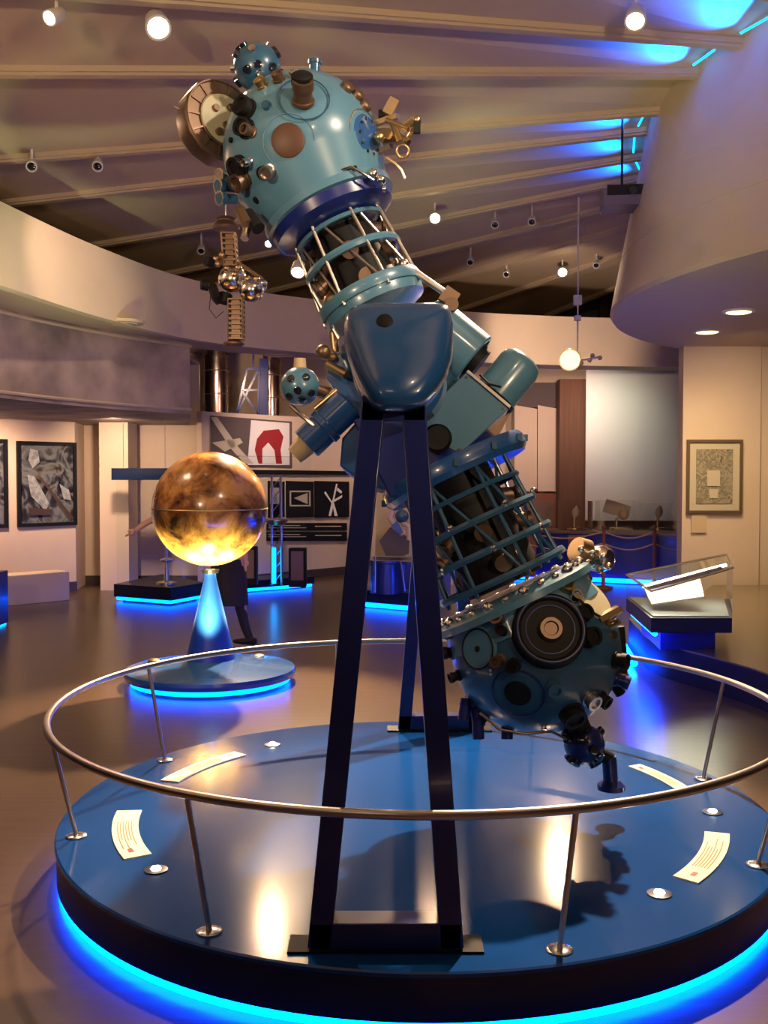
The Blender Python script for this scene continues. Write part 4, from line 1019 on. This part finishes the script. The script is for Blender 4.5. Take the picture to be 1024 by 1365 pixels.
# dark curved stage at right
sg = []
for px, py in ((838, 862), (862, 892), (890, 905), (940, 920), (1000, 940), (1060, 965)): sg.append(on(px, py, 0))
st_o = V((7.4, 9.9, 0))
mb = MB(); pts = [V((3.55, 11.6, 0)), V((2.75, 10.6, 0))] + sg + [V((5.5, 5.6, 0)), V((7.5, 6.5, 0)), V((7.5, 13.2, 0)), V((4.3, 13.2, 0))]
mb.prism([p for p in pts], (0, 0, .27)); sto = mb.build('curved_stage', M['black']); tag(sto, 'low dark curved stage in front of the cream wall at right', 'stage')
mb = MB(); mb.prism([p + V((0, 0, .27)) for p in pts], (0, 0, .012)); mb.build('stage_top', M['slate'], sto)

# slanted glass vitrine
vz = .42
VB = [at(868, 838, 8.05), at(976, 838, 8.05), at(968, 825, 9.3), at(835, 812, 9.4)]
VB = [V((p.x, p.y, 0)) for p in VB]
VB[3].x = at(835, 812, 9.4).x
vt = thing('glass_vitrine', (VB[0] + VB[2]) / 2 + V((0, 0, .28)), 'slant-topped glass vitrine of bright documents on the dark stage at right', 'display case')
mb = MB(); mb.prism([p + V((0, 0, .45)) for p in VB], (0, 0, .12)); mb.build('base', M['platside'], vt)
ctr = sum(VB, V()) / 4
tops = [at(868, 788, 8.05), at(976, 757, 8.05), at(925, 739, 9.3), at(850, 766, 9.4)]
bots = [V((p.x, p.y, .57)) for p in VB]
tops = [V((VB[i].x if i != 2 else VB[i].x, VB[i].y, tops[i].z)) for i in range(4)]
mb = MB()
for i in range(4):
    a0, b0, a1, b1 = bots[i], bots[(i + 1) % 4], tops[i], tops[(i + 1) % 4]; 
    mb._f([mb.bm.verts.new(v) for v in (a0, b0, b1, a1)], 0)
mb.build('glass_pane', M['glass'], vt)
mb = MB(); mb._f([mb.bm.verts.new(v) for v in tops], 0); mb.build('glass_lid', M['glass'], vt)
mb = MB()
for i in range(4): mb.cyl(tops[i], tops[(i + 1) % 4], .010, seg=8)
mb.build('edge_trim', M['chrome'], vt)
mb = MB(); mb.prism([p.lerp(sum(bots, V()) / 4, .06) for p in bots], (0, 0, .012)); mb.build('case_floor', mat('pale_case_floor', (.34, .40, .42), .3), vt)
mb = MB(); mb.beam(tops[0] + V((.02, .2, .0)), tops[1] + V((-.02, .2, -.02)), .03, .03, (0, 0, 1)); mb.build('lamp_bar', M['steel'], vt)
mb = MB(); mb.beam(tops[0].lerp(tops[3], .45) + V((.03, 0, -.03)), tops[1].lerp(tops[2], .45) + V((-.03, 0, -.03)), .025, .02, (0, 0, 1)); mb.build('lamp_tube', mat('case_lamp', (1, 1, .9), .5, emit=(1, .95, .7), es=30), vt)
for k, (u0, u1, v0, v1) in enumerate(((.10, .55, .30, .72),)):
    B0 = lambda u, v, z: V((bots[0].lerp(bots[1], u)).lerp(bots[3].lerp(bots[2], u), v)) + V((0, 0, z))
    mb = MB(); mb.prism([B0(u0, v0, .05), B0(u1 + .15, v0, .12), B0(u1 + .15, v1, .24), B0(u0, v1, .16)], (0, 0, .01)); o = mb.build('document_sheet', M['paper']); tag(o, 'bright white document lying slanted in the glass vitrine', 'document')
mb = MB(); mb.prism([p + (ctr - p).normalized() * .22 + V((0, 0, .283)) for p in VB], (0, 0, .167)); mb.build('foot', M['navy'], vt)
mb = MB(); pl = on(868, 872, 0)
for i in (0, 3): pass
mb.cyl(sg[0] + V((-.06, .1, .06)), sg[1] + V((-.12, -.05, .06)), .03, seg=8); 
a0 = VB[0].lerp(ctr, .12) + V((0, 0, .43)); a3 = VB[3].lerp(ctr, .12) + V((0, 0, .43)); mb.cyl(a0, a3, .02, seg=8); mb.build_each('led_strip', M['ledmain'], vt)

# ================================================================== CEILING FIXTURES
def track_spot(px, py, Y, aim, lit, label, power=0, ang=60, size=.07, group='ceiling spotlights', color=WARM, up=None):
    if not up:
        for k in range(400):
            Y = 5 + k * .03; p = at(px, py, Y)
            if p.z > 5.2 - .07 * (math.hypot(p.x - DC.x, p.y - DC.y) - 4.7) - .12: break
    p = at(px, py, Y); d = (V(aim) - p).normalized()
    o = thing('spotlight', p, label, 'spotlight', group)
    mb = MB(); mb.lathe(p - d * .16, d, [(0, size * .5), (.03, size * .85), (.15, size * 1.05), (.165, size * 1.05), (.165, size * .85), (.13, size * .8)], 20); mb.build('housing', M['white'], o)
    mb = MB(); mb.lathe(p - d * .02, d, [(0, size * .8), (.012, size * .78), (.02, size * .3)], 20); mb.build('lamp_face', M['bulb'] if lit else M['lens'], o)
    q0 = p - d * .08; top = 5.2 - .07 * (math.hypot(q0.x - DC.x, q0.y - DC.y) - 4.7) + .22
    mb = MB(); mb.cyl(q0, V((q0.x, q0.y, max(top, q0.z + .08))), .012, seg=8); mb.lathe((q0.x, q0.y, max(top, q0.z + .08)), (0, 0, 1), [(0, .03), (.04, .03)], 12); mb.build('bracket', M['white'], o)
    if power: spot('lamp_light', p + d * .03, aim, power, ang, color, parent=o)
    return o


track_spot(211, 37, 7.1, (.1, 3.2, .6), 1, 'brightest ceiling spotlight, upper left of the star projector', 420, 60, .085)
track_spot(847, 28, 7.0, (.75, 4.2, .6), 1, 'bright ceiling spotlight near the blue cove light at upper right', 2600, 46, .075)
track_spot(66, 24, 7.6, (-3.2, 4.5, 3.0), 1, 'spotlight seen side-on in the top left corner', 60, 60, .05)
track_spot(580, 291, 11.6, (.5, 6.0, 1.0), 1, 'lit spotlight just right of the upper lattice cage', 200, 60, .07)
track_spot(750, 363, 13.6, (1.5, 8.0, .5), 1, 'lit spotlight above the gold disc lamp', 160, 60, .075)
track_spot(397, 363, 10.5, (-1.15, 7.1, 0), 1, 'lit spotlight between the hanging satellite and the lattice cage', 2500, 46, .075, up=1)
track_spot(358, 325, 12.0, (-1.0, 8.0, 1.0), 1, 'small lit spotlight below the left of the upper star sphere', 120, 60, .05)
for px, py, Y, lb in ((42, 222, 8.6, 'unlit pale spotlight at the far left of the ceiling'), (130, 222, 8.8, 'unlit dark-tipped spotlight, second from the left edge'), (627, 350, 12.6, 'unlit white spotlight right of the lattice cage'), (660, 300, 11.0, 'unlit spotlight left of a matching pair under the ceiling beam'), (709, 296, 11.0, 'unlit spotlight left of the video projector'), (675, 366, 13.2, 'dim spotlight above the teal side drum'), (795, 354, 13.4, 'small pale spotlight by the dome edge right of the lit one'), (268, 335, 12.4, 'unlit spotlight left of the hanging satellite')):
    track_spot(px, py, Y, at(px - 30, py + 300, Y - 2), 0, lb, size=.05)
# gold disc lamp
g = thing('disc_lamp', at(762, 480, 13.0), 'round glowing gold disc lamp on a thin arm before the bulkhead', 'lamp')
p = at(760, 480, 13.0); mb = MB(); mb.lathe(p, V((-.25, -1, -.05)), [(-.06, .06), (-.03, .13), (.0, .145), (.02, .14)], 32); mb.build('reflector', M['brass'], g)
mb = MB(); mb.lathe(p + V((-.005, -.02, 0)), V((-.25, -1, -.05)), [(0, .125), (.01, .12)], 32); mb.build('lamp_face', mat('gold_face', (1, .8, .4), .5, emit=(1, .70, .30), es=1.6), g)
mb = MB(); mb.cyl(p + V((.1, .05, 0)), at(800, 476, 13.0), .014, seg=8)
for x, y in ((775, 484), (786, 480), (790, 474), (800, 477)): mb.sphere(at(x, y, 12.95), .03, 10, 6)
mb.build('arm', M['brass'], g)
mb = MB(); q0 = at(770, 470, 13.0); mb.cyl(q0, V((q0.x, q0.y, 5.3)), .010, seg=8); mb.box(at(770, 424, 13.0), (.08, .06, .06)); mb.box(at(770, 400, 13.0), (.1, .08, .12)); mb.build('hanger', M['white'], g)
spot('bulkhead_spot', at(748, 478, 13.2), at(738, 455, 15.2), 160, 65, (1, .72, .5))
# bulkhead pools of light at left
spot('bulkhead_spot', (-1.9, 8.6, 4.5), (-3.15, 10.3, 3.75), 130, 50, (1, .72, .48), .9)
spot('wall_wash', (-5.0, 13.0, 2.45), (-5.6, 14.3, .9), 190, 120, (1, .66, .46), 1)
spot('wall_wash', (-3.7, 13.8, 2.45), (-3.9, 15.9, 1.2), 110, 120, (1, .70, .48), 1)
spot('wall_wash', (-1.0, 14.8, 3.3), (-1.5, 16.6, 1.2), 130, 110, (1, .68, .55), 1)
spot('wall_wash', (2.9, 16.4, 3.3), (3.4, 18.9, 2.0), 110, 110, (1, .66, .55), 1)
spot('screen_wash', at(800, 500, 16.4), at(815, 560, 17.8), 34, 75, (.72, 1, .76), 1, .1)
spot('gallery_wash', (.8, 16.0, 3.3), (.5, 19, 1.5), 90, 110, (1, .66, .5), 1)
spot('mural_wash', (-1.6, 8.2, 2.9), (-3.8, 10.8, 2.95), 60, 90, (1, .72, .60), 1)
spot('exhibit_light', (.3, 12.2, 3.3), (.25, 13.4, 1.2), 26, 70, (1, .8, .4), .8)
# downlights under the dome soffit
for px, py, lb in ((943, 441, 'left'), (985, 414, 'right')):
    p = on(px, py, 3.40); o = thing('downlight', p, '%s of two round warm downlights in the soffit under the dome' % lb, 'downlight', 'downlights under the dome')
    mb = MB(); mb.lathe(p - V((0, 0, .02)), (0, 0, 1), [(0, .13), (.002, .16), (.02, .165)], 32); mb.build('bezel', M['white'], o)
    mb = MB(); mb.lathe(p - V((0, 0, .028)), (0, 0, 1), [(0, .10), (.008, .125)], 28); mb.build('lens', M['downl'], o)
    spot('downlight_lamp', p - V((0, 0, .05)), (p.x, p.y + .4, 0), 150, 150, (1, .70, .36), 1, parent=o)
spot('wall_wash', (4.3, 11.6, 3.3), (4.5, 13.3, 1.6), 60, 120, (1, .72, .42), 1)
spot('gallery_wash', (-2.6, 15.8, 3.35), (-2.4, 18, 3.0), 60, 130, (1, .68, .5), 1)  # added unseen spot that brightens the column tops
# recessed vents in the gallery ceiling
for px, py in ((165, 428), (372, 471)):
    p = on(px, py, 3.44); mb = MB(); mb.lathe(p - V((0, 0, .03)), (0, 0, 1), [(0, .12), (0, .22), (.03, .24)], 28); mb.torus(p - V((0, 0, .03)), (0, 0, 1), .14, .012, 28, 6); o = mb.build('ceiling_vent', M['ceil']); tag(o, ('round vent at the bulkhead edge above the mural' if px < 200 else 'round vent behind the hanging satellite') , 'vent')
# video projector
vp = at(829, 268, 10.2); vo = thing('video_projector', vp, 'black video projector hanging beside the dome below the blue cove lights', 'video projector')
R = Matrix.Rotation(-.12, 3, 'Z')
mb = MB(); mb.box(vp, (.40, .34, .17), R); mb.build('body', mat('violet_grey_plastic', (.12, .09, .16), .45), vo, bevel=.01)
mb = MB(); mb.box(vp + V((0, -.175, .065)), (.36, .01, .10), R); mb.build('front_grille', M['black'], vo)
mb = MB(); mb.lathe(vp + V((.06, -.19, .05)), (0, -1, 0), [(0, .04), (.02, .04), (.02, .03)], 20); mb.build('lens', M['lens'], vo)
mb = MB(); mb.cyl(vp + V((0, 0, .08)), V((vp.x, vp.y, 5.25)), .012, seg=12); mb.box(vp + V((0, 0, .12)), (.16, .16, .02)); mb.build('ceiling_mount', M['black'], vo)
# blue cove lights in the bays next to the dome
lbs = ['nearest and brightest blue cove light where the ceiling meets the dome', 'second blue cove light from the top at the dome edge', 'third blue cove light from the top at the dome edge', 'fourth blue cove light from the top at the dome edge', 'lowest blue cove light just above the video projector']
for (a, b), lb, pw in zip(((-28, -18.5), (-18.5, -10.7), (.5, 7.5), (7.5, 17.7), (17.7, 27)), lbs, (34, 24, 18, 12, 8)):
    m_ = (a + b) / 2; p0 = rad(a + 2, 4.80, .05); p1 = rad(b - 2, 4.80, .05)
    o = thing('cove_light', (p0 + p1) / 2, lb, 'cove light', 'blue cove lights along the dome')
    mb = MB(); mb.cyl(p0, p1, .009, seg=8); mb.build('tube', M['ledsoft'], o)
    c_ = rad(m_, 4.84, -.02)
    l = bpy.data.lights.new('cove_lamp', 'AREA'); l.shape = 'RECTANGLE'; l.size = (p1 - p0).length * .8; l.size_y = .08; l.energy = pw * .85; l.spread = math.radians(60); l.color = (.0, .09, 1)
    lo_ = bpy.data.objects.new('cove_lamp', l); COL.objects.link(lo_); lo_.parent = o; lo_.location = c_ - o.location
    tgt = rad(m_, 5.6, .42); lo_.rotation_euler = (tgt - c_).to_track_quat('-Z', 'Y').to_euler()
